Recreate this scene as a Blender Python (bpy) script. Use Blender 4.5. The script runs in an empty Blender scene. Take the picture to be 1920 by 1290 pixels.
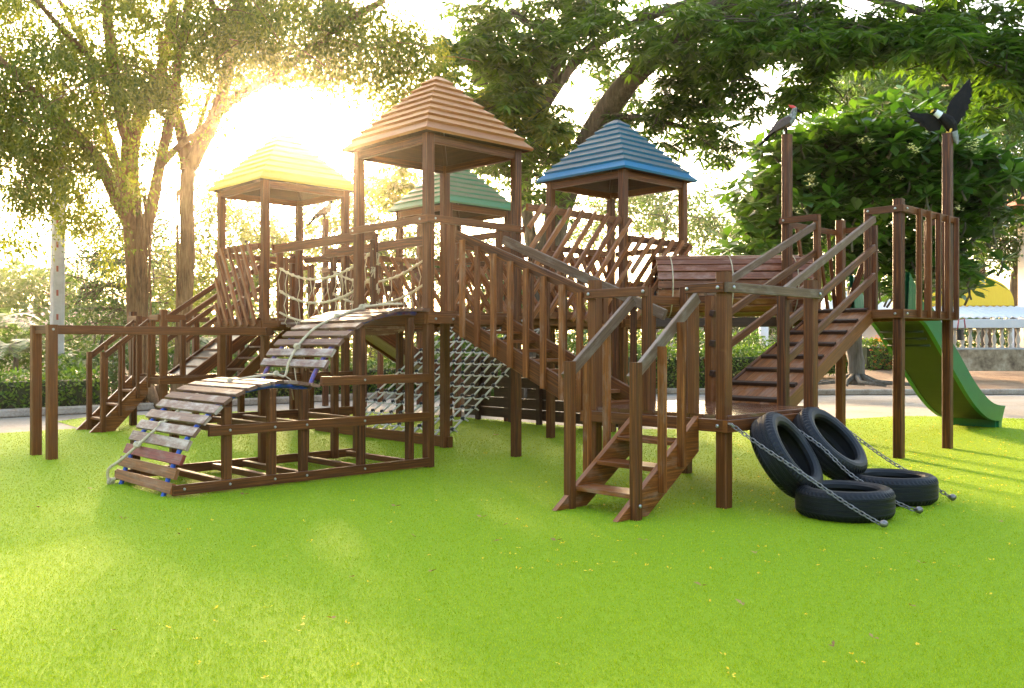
import bpy, math, random
import numpy as np
from mathutils import Vector, Matrix
R = math.radians
random.seed(11)
rng = np.random.default_rng(11)
S = bpy.context.scene
COL = S.collection

# ------------------------------------------------------------------ camera frame (metres; X and Y follow the timber grid)
TH, CU, CV, CH, FPX, HY = .763, -5.099, -6.415, 1.1, 1710., 645.
CS, SN = math.cos(TH), math.sin(TH)
def ray(x, y):
    a = (x-960)/FPX; b = (HY-y)/FPX
    return Vector((a*CS+SN, -a*SN+CS, b))
def atd(x, y, d):            # a point of the place at distance d
    return Vector((CU, CV, CH)) + ray(x, y)*d
def atz(x, y, z=0.):
    r = ray(x, y); return Vector((CU, CV, CH)) + r*((z-CH)/r.z)

# ------------------------------------------------------------------ object helpers
def tag(o, label=None, cat=None, group=None, kind=None):
    if label: o['label'] = label
    if cat: o['category'] = cat
    if group: o['group'] = group
    if kind: o['kind'] = kind
    return o
def empty(name, loc, label, cat, group=None, rz=0.):
    o = bpy.data.objects.new(name, None); COL.objects.link(o)
    o.location = loc; o.rotation_euler = (0, 0, rz); o.empty_display_size = .1
    bpy.context.view_layer.update()
    return tag(o, label, cat, group)
def link(name, me, mat, parent=None, keep=True):
    o = bpy.data.objects.new(name, me); COL.objects.link(o)
    if mat is not None:
        for m in (mat if isinstance(mat, (list, tuple)) else [mat]): me.materials.append(m)
    if parent is not None:
        o.parent = parent
        if keep:
            top = parent
            o.matrix_parent_inverse = wm(parent).inverted()
    return o
def wm(o):
    m = Matrix.LocRotScale(o.location, o.rotation_euler, o.scale)
    if o.parent is None: return m
    return wm(o.parent) @ o.matrix_parent_inverse @ m

class MB:
    """collects polygons with a UV (metres, u along the grain) and a per-face random value"""
    def __init__(s): s.v = []; s.f = []; s.uv = []; s.var = []; s.mi = []; s.sm = []
    def poly(s, pts, uvs=None, var=0., mi=0, sm=False):
        i = len(s.v); s.v += [tuple(p) for p in pts]; s.f.append(tuple(range(i, i+len(pts))))
        s.uv += (uvs or [(0, 0)]*len(pts)); s.var.append(var); s.mi.append(mi); s.sm.append(sm)
    def beam(s, a, b, w, h, up=(0, 0, 1), ch=None, mi=0, var=None):
        a = Vector(a); b = Vector(b); t = (b-a); L = t.length; t.normalize()
        up = Vector(up); sd = t.cross(up)
        if sd.length < 1e-4: sd = t.cross(Vector((1, 0, 0)))
        sd.normalize(); up = sd.cross(t).normalized()
        c = ch if ch is not None else min(w, h)*.09
        hw, hh = w/2, h/2
        sec = [(-hw+c, -hh), (hw-c, -hh), (hw, -hh+c), (hw, hh-c), (hw-c, hh), (-hw+c, hh), (-hw, hh-c), (-hw, -hh+c)]
        var = random.random() if var is None else var
        ou, ov = random.uniform(0, 40), random.uniform(0, 40)
        i = len(s.v)
        for P in (a, b):
            for (x, y) in sec: s.v.append(tuple(P+sd*x+up*y))
        per = 0.
        for k in range(8):
            k2 = (k+1) % 8; d = math.dist(sec[k], sec[k2])
            s.f.append((i+k, i+k2, i+8+k2, i+8+k))
            s.uv += [(ou, ov+per), (ou, ov+per+d), (ou+L, ov+per+d), (ou+L, ov+per)]
            per += d; s.var.append(var); s.mi.append(mi); s.sm.append(False)
        for base, rev in ((i, True), (i+8, False)):
            idx = list(range(base, base+8)); 
            if rev: idx.reverse()
            s.f.append(tuple(idx)); s.uv += [(ou+.02*k, ov) for k in range(8)]; s.var.append(var); s.mi.append(mi); s.sm.append(False)
        return s
    def tube(s, pts, rad, n=8, var=None, mi=0, cap=True, wob=0., sm=True):
        pts = [Vector(p) for p in pts]
        if not isinstance(rad, (list, tuple)): rad = [rad]*len(pts)
        var = random.random() if var is None else var
        i0 = len(s.v); prev = None; acc = 0.; ln = []
        for k, p in enumerate(pts):
            t = (pts[min(k+1, len(pts)-1)]-pts[max(k-1, 0)]).normalized()
            if prev is None:
                x = t.cross(Vector((0, 0, 1)))
                if x.length < 1e-3: x = t.cross(Vector((1, 0, 0)))
            else: x = prev - t*prev.dot(t)
            x.normalize(); prev = x; y = t.cross(x)
            if k: acc += (p-pts[k-1]).length
            ln.append(acc)
            for j in range(n):
                a = 2*math.pi*j/n; r = rad[k]*(1+wob*random.uniform(-1, 1))
                s.v.append(tuple(p+(x*math.cos(a)+y*math.sin(a))*r))
        for k in range(len(pts)-1):
            for j in range(n):
                j2 = (j+1) % n; a = i0+k*n
                s.f.append((a+j, a+j2, a+n+j2, a+n+j))
                s.uv += [(ln[k], j/n), (ln[k], (j+1)/n), (ln[k+1], (j+1)/n), (ln[k+1], j/n)]
                s.var.append(var); s.mi.append(mi); s.sm.append(sm)
        if cap:
            for base, rev in ((i0, True), (i0+(len(pts)-1)*n, False)):
                idx = list(range(base, base+n))
                if rev: idx.reverse()
                s.f.append(tuple(idx)); s.uv += [(0, 0)]*n; s.var.append(var); s.mi.append(mi); s.sm.append(False)
        return s
    def mesh(s, name):
        me = bpy.data.meshes.new(name); me.from_pydata(s.v, [], s.f)
        uv = me.uv_layers.new(name='UVMap'); uv.data.foreach_set('uv', np.array(s.uv, dtype=np.float32).ravel())
        at = me.attributes.new('var', 'FLOAT', 'FACE'); at.data.foreach_set('value', np.array(s.var, dtype=np.float32))
        me.polygons.foreach_set('material_index', np.array(s.mi, dtype=np.int32))
        me.polygons.foreach_set('use_smooth', np.array(s.sm, dtype=bool))
        me.update(); return me
    def build(s, name, mat, parent=None): return link(name, s.mesh(name), mat, parent)
def beamo(name, par, a, b, w, h, mat=None, up=(0, 0, 1), **k):
    return MB().beam(a, b, w, h, up, **k).build(name, mat or WOOD, par)
def post(par, u, v, z0, z1, w=.083, mat=None, name='post'):
    return beamo(name, par, (u, v, z0), (u, v, z1), w, w, mat, up=(0, 1, 0))

# ------------------------------------------------------------------ materials
def newmat(name):
    m = bpy.data.materials.new(name); m.use_nodes = True; nt = m.node_tree
    b = nt.nodes['Principled BSDF']; return m, nt, b
def nd(nt, t, **k):
    n = nt.nodes.new(t)
    for a, v in k.items(): setattr(n, a, v)
    return n
def ramp(nt, fac, stops):
    r = nd(nt, 'ShaderNodeValToRGB'); e = r.color_ramp.elements
    while len(e) < len(stops): e.new(.5)
    for x, (p, c) in zip(e, stops): x.position = p; x.color = (*c, 1)
    nt.links.new(fac, r.inputs[0]); return r.outputs[0]
def mixc(nt, f, a, b, mode='MIX'):
    m = nd(nt, 'ShaderNodeMix', data_type='RGBA', blend_type=mode)
    for i, x in ((0, f), (6, a), (7, b)):
        if isinstance(x, (int, float)): m.inputs[i].default_value = x
        elif isinstance(x, tuple): m.inputs[i].default_value = (*x, 1)
        else: nt.links.new(x, m.inputs[i])
    return m.outputs[2]
def noise(nt, vec, scale, detail=4, rough=.55):
    n = nd(nt, 'ShaderNodeTexNoise'); n.inputs['Scale'].default_value = scale
    n.inputs['Detail'].default_value = detail; n.inputs['Roughness'].default_value = rough
    if vec is not None: nt.links.new(vec, n.inputs['Vector'])
    return n.outputs[0]
def attr(nt, name='var'):
    a = nd(nt, 'ShaderNodeAttribute'); a.attribute_name = name; return a.outputs['Fac']
def bump(nt, b, h, st=.3, dist=.01):
    n = nd(nt, 'ShaderNodeBump'); n.inputs['Strength'].default_value = st; n.inputs['Distance'].default_value = dist
    nt.links.new(h, n.inputs['Height']); nt.links.new(n.outputs[0], b.inputs['Normal'])
def scaled_uv(nt, sx, sy):
    tc = nd(nt, 'ShaderNodeTexCoord'); mp = nd(nt, 'ShaderNodeMapping')
    mp.inputs['Scale'].default_value = (sx, sy, 1); nt.links.new(tc.outputs['UV'], mp.inputs[0]); return mp.outputs[0]
def objco(nt, s=(1, 1, 1)):
    tc = nd(nt, 'ShaderNodeTexCoord'); mp = nd(nt, 'ShaderNodeMapping')
    mp.inputs['Scale'].default_value = s; nt.links.new(tc.outputs['Object'], mp.inputs[0]); return mp.outputs[0]
def math2(nt, op, a, b):
    m = nd(nt, 'ShaderNodeMath', operation=op)
    for i, x in ((0, a), (1, b)):
        if isinstance(x, (int, float)): m.inputs[i].default_value = x
        else: nt.links.new(x, m.inputs[i])
    return m.outputs[0]

def wood(name, dark, mid, light, worn, wornamt=.5, rough=(.32, .6)):
    m, nt, b = newmat(name)
    g = noise(nt, scaled_uv(nt, 2.2, 70), 1., 5, .6)
    c = ramp(nt, g, [(.28, dark), (.52, mid), (.78, light)])
    v = attr(nt)
    c = mixc(nt, math2(nt, 'MULTIPLY', v, .55), c, mixc(nt, .6, c, light))
    blot = noise(nt, scaled_uv(nt, 3.5, 9), 1.3, 5, .65)
    wf = ramp(nt, math2(nt, 'ADD', blot, math2(nt, 'MULTIPLY', math2(nt, 'SUBTRACT', v, .5), .16)), [(.52, (0, 0, 0)), (.72, (1, 1, 1))])
    c = mixc(nt, math2(nt, 'MULTIPLY', wf, wornamt), c, worn)
    crack = ramp(nt, noise(nt, scaled_uv(nt, .9, 130), 1., 2), [(.30, (1, 1, 1)), (.37, (0, 0, 0))])
    c = mixc(nt, math2(nt, 'MULTIPLY', crack, .6), c, tuple(x*.35 for x in dark))
    nt.links.new(c, b.inputs['Base Color'])
    rr = nd(nt, 'ShaderNodeMapRange'); rr.inputs[3].default_value = rough[0]; rr.inputs[4].default_value = rough[1]
    nt.links.new(blot, rr.inputs[0]); nt.links.new(rr.outputs[0], b.inputs['Roughness'])
    bump(nt, b, g, .35, .004); b.inputs['Specular IOR Level'].default_value = .32
    return m
WOOD = wood('varnished_brown_timber', (.013, .0038, .0012), (.085, .0225, .0045), (.34, .105, .019), (.14, .062, .026), .35)
WOOD_DECK = wood('deck_timber', (.05, .018, .009), (.14, .05, .022), (.24, .10, .045), (.30, .22, .17), .5, (.05, .20))
WOOD_RAMP = wood('ramp_timber', (.030, .0085, .0024), (.17, .047, .010), (.50, .165, .034), (.36, .25, .18), .45, (.25, .5))
WOOD_SLAT = wood('weathered_skylit_slat_timber', (.07, .027, .015), (.18, .08, .048), (.29, .15, .095), (.52, .42, .33), .9, (.3, .6))  # worn timber, colour also brightened for sky reflection on the slats
WOOD_SLATR = wood('red_painted_slat_timber', (.09, .012, .009), (.22, .03, .02), (.30, .06, .04), (.30, .18, .14), .6)
WOOD_GREY = wood('greyed_handrail_timber', (.045, .023, .012), (.125, .066, .036), (.24, .14, .085), (.32, .25, .19), .55, (.35, .65))
WOOD_BARREL = wood('barrel_stave_timber', (.045, .012, .004), (.16, .046, .016), (.40, .13, .045), (.50, .28, .20), .5, (.22, .5))
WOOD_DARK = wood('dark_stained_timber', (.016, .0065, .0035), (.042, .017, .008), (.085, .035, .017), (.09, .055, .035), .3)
WOOD_PALE = wood('pale_worn_timber', (.16, .10, .06), (.30, .20, .12), (.42, .3, .2), (.45, .38, .3), .5)

def paint_roof(name, paint, worn, amt):
    m, nt, b = newmat(name)
    g = noise(nt, scaled_uv(nt, 5, 90), 1., 5, .65); bl = noise(nt, scaled_uv(nt, 2, 14), 1.2, 5, .7)
    f = ramp(nt, math2(nt, 'ADD', math2(nt, 'MULTIPLY', g, .5), math2(nt, 'MULTIPLY', bl, .5)), [(.5-amt*.25, (0, 0, 0)), (.66-amt*.12, (1, 1, 1))])
    c = mixc(nt, f, paint, worn)
    c = mixc(nt, math2(nt, 'MULTIPLY', attr(nt), .3), c, tuple(x*.6 for x in paint))
    nt.links.new(c, b.inputs['Base Color']); b.inputs['Roughness'].default_value = .55
    bump(nt, b, g, .4, .003); return m
ROOFS = dict(
  brown=(paint_roof('faded_brown_paint', (.42, .135, .025), (.44, .19, .055), .6), paint_roof('brown_paint', (.36, .12, .028), (.40, .18, .06), .2)),
  yellow=(paint_roof('faded_yellow_paint', (.80, .58, .12), (.70, .56, .26), .5), paint_roof('yellow_paint', (.84, .58, .07), (.76, .56, .16), .2)),
  blue=(paint_roof('faded_blue_paint', (.035, .10, .145), (.165, .155, .13), 1.0), paint_roof('blue_paint', (.008, .16, .30), (.03, .13, .21), .3)),
  green=(paint_roof('faded_green_paint', (.10, .20, .11), (.24, .22, .12), 1.0), paint_roof('green_paint', (.04, .28, .14), (.14, .24, .12), .5)))

def plain(name, col, rough=.5, nscale=None, col2=None, spec=.5, metal=0., bst=0., bdist=.01, co=(1, 1, 1), emit=None):
    m, nt, b = newmat(name)
    b.inputs['Base Color'].default_value = (*col, 1); b.inputs['Roughness'].default_value = rough
    b.inputs['Metallic'].default_value = metal; b.inputs['Specular IOR Level'].default_value = spec
    if nscale:
        n = noise(nt, objco(nt, co), nscale, 6, .6)
        nt.links.new(ramp(nt, n, [(.3, col), (.72, col2 or col)]), b.inputs['Base Color'])
        if bst: bump(nt, b, n, bst, bdist)
    return m
ROPE_M = plain('cream_rope', (.52, .39, .22), .85, 60, (.70, .56, .36), bst=.5, bdist=.004)
ROPE_W = plain('white_net_rope', (.62, .56, .44), .85, 80, (.78, .72, .60), bst=.5, bdist=.004)
BLACKP = plain('black_plastic', (.012, .012, .014), .35)
BLUEP = plain('blue_painted_pipe', (.01, .06, .36), .4, 14, (.02, .10, .5))
BLUEW = plain('worn_blue_red_pipe', (.02, .08, .4), .4, 30, (.25, .06, .05))
STEEL = plain('galvanised_steel', (.32, .31, .30), .4, 40, (.16, .12, .09), metal=.85)
BOLT = plain('bolt_steel', (.5, .49, .47), .35, metal=.9)
GREENP = plain('green_fibreglass', (.003, .125, .045), .38, 5, (.006, .165, .06), bst=.05)
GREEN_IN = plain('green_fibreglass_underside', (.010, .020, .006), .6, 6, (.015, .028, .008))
CONC = plain('grey_concrete', (.42, .40, .37), .85, 5, (.60, .58, .54), bst=.3)
def rubber():
    m, nt, b = newmat('tyre_rubber')
    n = noise(nt, objco(nt), 7, 6, .65); n2 = noise(nt, objco(nt), 45, 4)
    c = ramp(nt, n, [(.35, (.004, .0042, .005)), (.66, (.009, .0095, .011)), (.84, (.045, .045, .045))])
    nt.links.new(c, b.inputs['Base Color'])
    r = nd(nt, 'ShaderNodeMapRange'); r.inputs[3].default_value = .36; r.inputs[4].default_value = .62
    nt.links.new(n, r.inputs[0]); nt.links.new(r.outputs[0], b.inputs['Roughness']); bump(nt, b, n2, .15, .003); return m
RUBBER = rubber()
RUBBER_IN = plain('tyre_inner_liner', (.006, .006, .007), .7)

def leafmat(name, c1, c2, trans=.35, rough=.45):
    m, nt, b = newmat(name)
    v = attr(nt); c = ramp(nt, v, [(0., c1), (1., c2)])
    nt.links.new(c, b.inputs['Base Color']); b.inputs['Roughness'].default_value = rough
    t = nd(nt, 'ShaderNodeBsdfTranslucent')
    tc = mixc(nt, 1., c, (1.9, 1.9, .6), 'MULTIPLY'); nt.links.new(tc, t.inputs[0])
    mx = nd(nt, 'ShaderNodeMixShader'); mx.inputs[0].default_value = trans
    nt.links.new(b.outputs[0], mx.inputs[1]); nt.links.new(t.outputs[0], mx.inputs[2])
    nt.links.new(mx.outputs[0], nt.nodes['Material Output'].inputs[0]); return m
L_FIG = leafmat('fig_leaf', (.075, .105, .014), (.21, .225, .035), .55)
L_MANGO = leafmat('mango_leaf', (.022, .062, .008), (.10, .185, .020), .5, .4)
L_MANGOY = leafmat('young_mango_leaf', (.10, .16, .02), (.24, .27, .04), .5)
L_PLUM = leafmat('frangipani_leaf', (.022, .070, .010), (.09, .19, .026), .35, .3)
L_FAR = leafmat('far_leaf', (.04, .10, .010), (.11, .20, .022), .34)
L_FARD = leafmat('far_dark_leaf', (.022, .062, .008), (.075, .14, .018), .28)
L_WARM = leafmat('sunlit_yellow_leaf', (.065, .105, .008), (.16, .20, .018), .38)
L_HEDGE = leafmat('hedge_leaf', (.035, .095, .008), (.14, .24, .018), .3)
L_PALM = leafmat('palm_leaf', (.03, .085, .012), (.12, .22, .03), .4)
L_PETAL = leafmat('yellow_petal', (.75, .42, .01), (.85, .62, .03), .3, .6)
L_WHITE = leafmat('white_flower', (.75, .74, .62), (.85, .84, .78), .3, .6)
L_ORANGE = leafmat('orange_flower', (.75, .10, .03), (.85, .30, .05), .3, .6)
L_DRY = leafmat('dry_leaf', (.22, .10, .03), (.42, .26, .10), .2, .7)
def bark(name, a, b_, c):
    m, nt, b = newmat(name)
    n = noise(nt, objco(nt, (1, 1, .35)), 5.5, 8, .68); n2 = noise(nt, objco(nt, (1, 1, .12)), 22, 5)
    f = math2(nt, 'ADD', math2(nt, 'MULTIPLY', n, .55), math2(nt, 'MULTIPLY', n2, .45))
    nt.links.new(ramp(nt, f, [(.34, a), (.5, b_), (.66, c)]), b.inputs['Base Color']); b.inputs['Roughness'].default_value = .9
    bump(nt, b, f, .9, .05); return m
BARK_FIG = bark('fig_bark', (.07, .032, .011), (.21, .105, .040), (.33, .19, .085))  # orange sunlight on the trunks is put into this bark colour
BARK_MANGO = bark('mango_bark', (.028, .022, .015), (.085, .066, .045), (.16, .13, .09))
BARK_PLUM = bark('frangipani_bark', (.05, .042, .03), (.13, .11, .085), (.2, .18, .15))

# ------------------------------------------------------------------ the play towers
def bolts(par, pts, nrm, r=.011):
    n = Vector(nrm)
    for p in pts:
        p = Vector(p); MB().tube([p-n*.004, p+n*.004, p+n*.009], [r, r, r*.6], 7).build('bolt', BOLT, par)
S_ = 1.09
def roof(par, u, v, key):
    faded, sat = ROOFS[key]
    cx, cy = u+S_/2, v+S_/2; o = .125; hw0 = S_/2+o; zE, zA = 2.995, 3.70; n = 9
    mb = MB()
    def ring(h, z): return [Vector((cx-h, cy-h, z)), Vector((cx+h, cy-h, z)), Vector((cx+h, cy+h, z)), Vector((cx-h, cy+h, z))]
    hw = lambda t: hw0*(1-t)+.035*t
    zz = lambda t: zE+(zA-zE)*t
    for i in range(n):
        t0, t1 = i/n, (i+1)/n
        lift = 0. if i == 0 else .016
        A = ring(hw(t0)+lift*.7, zz(t0)+lift+.012); B = ring(hw(t0)-.012, zz(t0)-.010+lift*.2); C_ = ring(hw(t1)-.004, zz(t1)+.010)
        for k in range(4):
            k2 = (k+1) % 4; L = (A[k2]-A[k]).length; L1 = (C_[k2]-C_[k]).length; w = (A[k]-C_[k]).length
            ou, ov = random.uniform(0, 30), random.uniform(0, 30); var = random.random()
            mb.poly([A[k], A[k2], C_[k2], C_[k]], [(ou, ov), (ou+L, ov), (ou+L/2+L1/2, ov+w), (ou+L/2-L1/2, ov+w)], var, 1 if i == 0 else 0)
            mb.poly([B[k], B[k2], A[k2], A[k]], [(ou, ov-.03), (ou+L, ov-.03), (ou+L, ov), (ou, ov)], var*.5, 1)
    top = ring(hw(1), zA+.014); mb.poly(top, [(0, 0), (.05, 0), (.05, .05), (0, .05)], .5, 1)
    ro = mb.build('roof', [faded, sat], par)
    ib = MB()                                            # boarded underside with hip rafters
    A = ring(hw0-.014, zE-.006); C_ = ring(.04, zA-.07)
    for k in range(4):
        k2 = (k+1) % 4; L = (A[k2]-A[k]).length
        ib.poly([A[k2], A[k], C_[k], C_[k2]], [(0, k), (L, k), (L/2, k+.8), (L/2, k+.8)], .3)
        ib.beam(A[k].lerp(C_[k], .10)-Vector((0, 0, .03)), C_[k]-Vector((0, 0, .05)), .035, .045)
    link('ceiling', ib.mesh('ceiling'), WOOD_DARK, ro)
    for k, (a, b) in enumerate((((0, 0), (1, 0)), ((1, 0), (1, 1)), ((1, 1), (0, 1)), ((0, 1), (0, 0)))):
        d = Vector((b[0]-a[0], b[1]-a[1], 0))
        beamo('eave_beam', par, (u+a[0]*S_, v+a[1]*S_, 2.945)+d*.043 if False else Vector((u+a[0]*S_, v+a[1]*S_, 2.945))+d*.043, Vector((u+b[0]*S_, v+b[1]*S_, 2.945))-d*.043, .05, .075)
    return ro
def deckboards(par, u0, u1, v0, v1, z, along='u', n=9, mat=None, th=.028, name='deck'):
    mb = MB()
    for i in range(n):
        if along == 'u':
            w = (v1-v0)/n; y = v0+w*(i+.5); mb.beam((u0, y, z-th/2), (u1, y, z-th/2), w-.006, th)
        else:
            w = (u1-u0)/n; x = u0+w*(i+.5); mb.beam((x, v0, z-th/2), (x, v1, z-th/2), w-.006, th)
    return mb.build(name, mat or WOOD_DECK, par)
def slat_panel(par, a, b, z0, z1, n, lean, nrm, off=.02, zslat0=None):
    """railing of leaning slats between a and b (plan points); lean>0 leans towards b; slats on the side nrm"""
    a = Vector((*a, 0)); b = Vector((*b, 0)); t = (b-a); L = t.length; t.normalize(); nv = Vector((*nrm, 0))
    for z in (z1-.035, z0+.05):
        beamo('rail', par, a+Vector((0, 0, z)), b+Vector((0, 0, z)), .03, .07)
    H = z1-z0; run = H*abs(lean); step = L/n; k0 = -int(run/step)-1
    for k in range(k0, n+1):
        s0 = k*step+.02; s1 = s0+run; t0, t1 = 0., 1.
        if s0 < 0: t0 = -s0/run
        if s1 > L: t1 = (L-s0)/run
        if t1-t0 < .12: continue
        def P(tt):
            s = s0+run*tt
            if lean < 0: s = L-s
            return a+t*s+nv*(off+.012)+Vector((0, 0, z0+H*tt))
        beamo('slat', par, P(t0), P(t1), .030, .050, mat=WOOD_RAMP, up=t)  # lighter timber puts the side light on the slats into their colour
def tower(u, v, key, label):
    e = empty('play_tower', (u, v, 0), label, 'play tower', 'roofed timber play towers')
    for a in (0, 1):
        for b in (0, 1): post(e, u+a*S_, v+b*S_, 0, 2.985)
    roof(e, u, v, key)
    deckboards(e, u-.03, u+S_+.03, v-.03, v+S_+.03, 1.398-.001)
    o = .0415+.019
    for (a, b, w) in (((-.06, -o), (S_+.06, -o), 0), ((-.06, S_+o), (S_+.06, S_+o), 0), ((-o, -.04), (-o, S_+.04), 1), ((S_+o, -.04), (S_+o, S_+.04), 1)):
        beamo('deck_beam', e, (u+a[0], v+a[1], 1.325), (u+b[0], v+b[1], 1.325), .036, .088)
    return e
T_BROWN = tower(0, 0, 'brown', 'tallest looking front tower with brown tiered roof above the arched slat ramp')
T_YEL = tower(.108, 3.148, 'yellow', 'tower with glowing yellow tiered roof beside the fig trunks')
T_BLUE = tower(2.602, -.105, 'blue', 'tower with faded blue tiered roof at the end of the barrel tunnel')
T_GRN = tower(2.742, 3.018, 'green', 'tower with pale green tiered roof seen through the brown tower')
o = .0415+.016
# brown tower rails and jambs
beamo('rail', T_BROWN, (-o, -.05, 2.215), (-o, S_+.05, 2.205), .03, .068)
beamo('rail', T_BROWN, (-.07, -o-.004, 2.218), (S_+.05, -o, 2.215), .03, .066)
for uu in (.25, .85): post(T_BROWN, uu, -o+.042, 1.40, 2.245, .055, name='jamb')
bolts(T_BROWN, [(.02, -o-.017, 2.22), (S_, -o-.017, 2.22), (.02, -.083, 1.325), (.22, -.083, 1.325), (S_, -.083, 1.325)], (0, -1, 0))
bolts(T_BROWN, [(-o-.017, .03, 2.215), (-o-.017, S_, 2.205)], (-1, 0, 0))
beamo('rail', T_BROWN, (S_+o, .15, 2.2), (S_+o, S_-.1, 2.2), .03, .066)
for z in (2.0, 1.75, 1.55): beamo('rail', T_BROWN, (.27, S_+.02-.06, z), (S_-.05, S_-.04, z), .03, .05) if False else None
# yellow tower panel on the face towards the left
slat_panel(T_YEL, (.108-o, 3.148+S_-.02), (.108-o, 3.148+.03), 1.315, 2.262, 6, -.557, (-1, 0))
beamo('rail', T_YEL, (.16, 3.148-o, 2.215), (.36, 3.148-o, 2.215), .03, .066)
beamo('rail', T_YEL, (.108+S_+o, 3.2, 2.2), (.108+S_+o, 4.2, 2.2), .03, .066)
for uu in (.45, 1.0): post(T_YEL, uu, 3.148+S_+.0, 1.40, 2.2, .055, name='jamb')
beamo('rail', T_YEL, (.1, 3.148+S_+o, 2.2), (1.2, 3.148+S_+o, 2.2), .03, .066)
# blue tower panel
slat_panel(T_BLUE, (2.602+.03, -.105-o), (2.602+S_+.03, -.105-o), 1.33, 2.275, 6, .97, (0, -1))
beamo('rail', T_BLUE, (2.602+S_+o, -.1, 2.22), (2.602+S_+o, .95, 2.22), .03, .066)
beamo('rail', T_BLUE, (2.602+S_+o, -.1, 1.8), (2.602+S_+o, .95, 1.8), .03, .12)
slat_panel(T_BLUE, (2.602+S_, .985+o-.03), (2.602+.08, .985+o-.03), 1.40, 2.26, 6, .62, (0, 1))
slat_panel(T_GRN, (2.742+S_+o, 3.05), (2.742+S_+o, 4.07), 1.40, 2.26, 6, .62, (1, 0))
for v_ in (3.018-o, 4.108+o): beamo('rail', T_GRN, (2.75, v_, 2.2), (3.8, v_, 2.2), .03, .066)

# ------------------------------------------------------------------ bridges
def catenary(a, b, sag, n=14):
    a = Vector(a); b = Vector(b)
    return [a.lerp(b, i/n)-Vector((0, 0, sag*4*(i/n)*(1-i/n))) for i in range(n+1)]
rb = empty('rope_bridge', (.6, 1.1, 1.3), 'rope bridge with knotted cream rope sides and wide timber handrails between brown and yellow towers', 'rope bridge')
for uu in (.25, .97):
    for vv in (1.19, 3.06): post(rb, uu, vv, 1.30, 2.21, .065)
    beamo('handrail', rb, (uu-.05, 1.12, 2.195), (uu-.05, 3.13, 2.195), .034, .10)
    rows = []
    for (z, sag) in ((1.98, .20), (1.72, .20), (1.47, .16)):
        c = catenary((uu-.02, 1.2, z+.05), (uu-.02, 3.05, z), sag); rows.append(c)
        MB().tube(c, .0125 if z < 1.9 else .011, 7).build('rope', ROPE_M, rb)
    mb = MB()
    for k in range(15):
        f = (k+.5)/15*14; i = int(f); q = f-i
        P = [r[i].lerp(r[i+1], q) for r in rows]; j = lambda s=.02: Vector((random.uniform(-s, s), random.uniform(-s, s), random.uniform(-s, s)*.3))
        for A, B in ((P[0], P[1]), (P[1], P[2]), (P[2], P[2]-Vector((0, 0, .14)))):
            if random.random() < .12: continue
            a_ = A+j(.012); b_ = B+j(.035); mid = a_.lerp(b_, .5)+j(.03)
            mb.tube([a_, mid, b_], .0052, 5)
        for A in P[:2]: mb.tube([A-Vector((0, .02, 0)), A, A+Vector((0, .02, 0))], [.014, .021, .014], 6)
    mb.build('netting', ROPE_M, rb)
mb = MB()
for k in range(17):
    y = 1.2+1.86*k/16; z = 1.38-.17*4*(k/16)*(1-k/16); mb.beam((.22, y, z), (1.0, y, z), .085, .026)
mb.build('footway', WOOD_SLAT, rb)
mb = MB()
for q in range(5):
    c = Vector((.25+random.uniform(-.05, .03), 1.14+random.uniform(-.03, .05), 1.5+q*.15))
    mb.tube([c+Vector((random.uniform(-.03, .03), random.uniform(-.03, .03), random.uniform(-.07, .07))) for _ in range(9)], .006, 5)
mb.build('loose_rope_end', ROPE_M, rb)

def slat_bridge(name, a, b, side, label, z1=2.47, n=9, lean=.72):
    """footbridge along u or v with leaning slat sides"""
    e = empty('slat_bridge', (a[0], a[1], 1.3), label, 'footbridge', 'slat sided timber footbridges')
    if a[1] == b[1]:
        slat_panel(e, (a[0], a[1]-.035), (b[0], b[1]-.035), 1.335, z1, n, lean, (0, -1), .018)
        slat_panel(e, (b[0], a[1]+.95), (a[0], a[1]+.95), 1.335, z1-.3, n, lean, (0, 1), .018)
        mb = MB(); m = 13
        for k in range(m):
            x = a[0]+(b[0]-a[0])*(k+.5)/m; mb.beam((x, a[1], 1.385), (x, a[1]+.93, 1.385), (b[0]-a[0])/m-.012, .028)
        mb.build('deck', WOOD_DECK, e)
        for y in (a[1]+.02, a[1]+.9): beamo('bearer', e, (a[0], y, 1.325), (b[0], y, 1.325), .04, .085)
    else:
        slat_panel(e, (a[0]-.035, b[1]), (a[0]-.035, a[1]), 1.335, z1, n, lean, (-1, 0), .018)
        slat_panel(e, (a[0]+.95, a[1]), (a[0]+.95, b[1]), 1.335, z1, n, lean, (1, 0), .018)
        mb = MB(); m = 13
        for k in range(m):
            y = a[1]+(b[1]-a[1])*(k+.5)/m; mb.beam((a[0], y, 1.385), (a[0]+.93, y, 1.385), (b[1]-a[1])/m-.012, .028)
        mb.build('deck', WOOD_DECK, e)
        for x in (a[0]+.02, a[0]+.9): beamo('bearer', e, (x, a[1], 1.325), (x, b[1], 1.325), .04, .085)
    return e
slat_bridge('b', (1.13, -.075), (2.69, -.075), -1, 'footbridge with tall diagonal slat sides joining the brown and blue towers', 2.465, 8, .85)
slat_bridge('b', (2.70, 1.05), (2.70, 2.96), -1, 'low railed footbridge with slats between blue and green towers', 2.22, 7, .7)
slat_bridge('b', (1.25, 3.16), (2.69, 3.16), -1, 'footbridge with dark diagonal braces between yellow and green towers', 2.22, 7, -.7)

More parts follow.
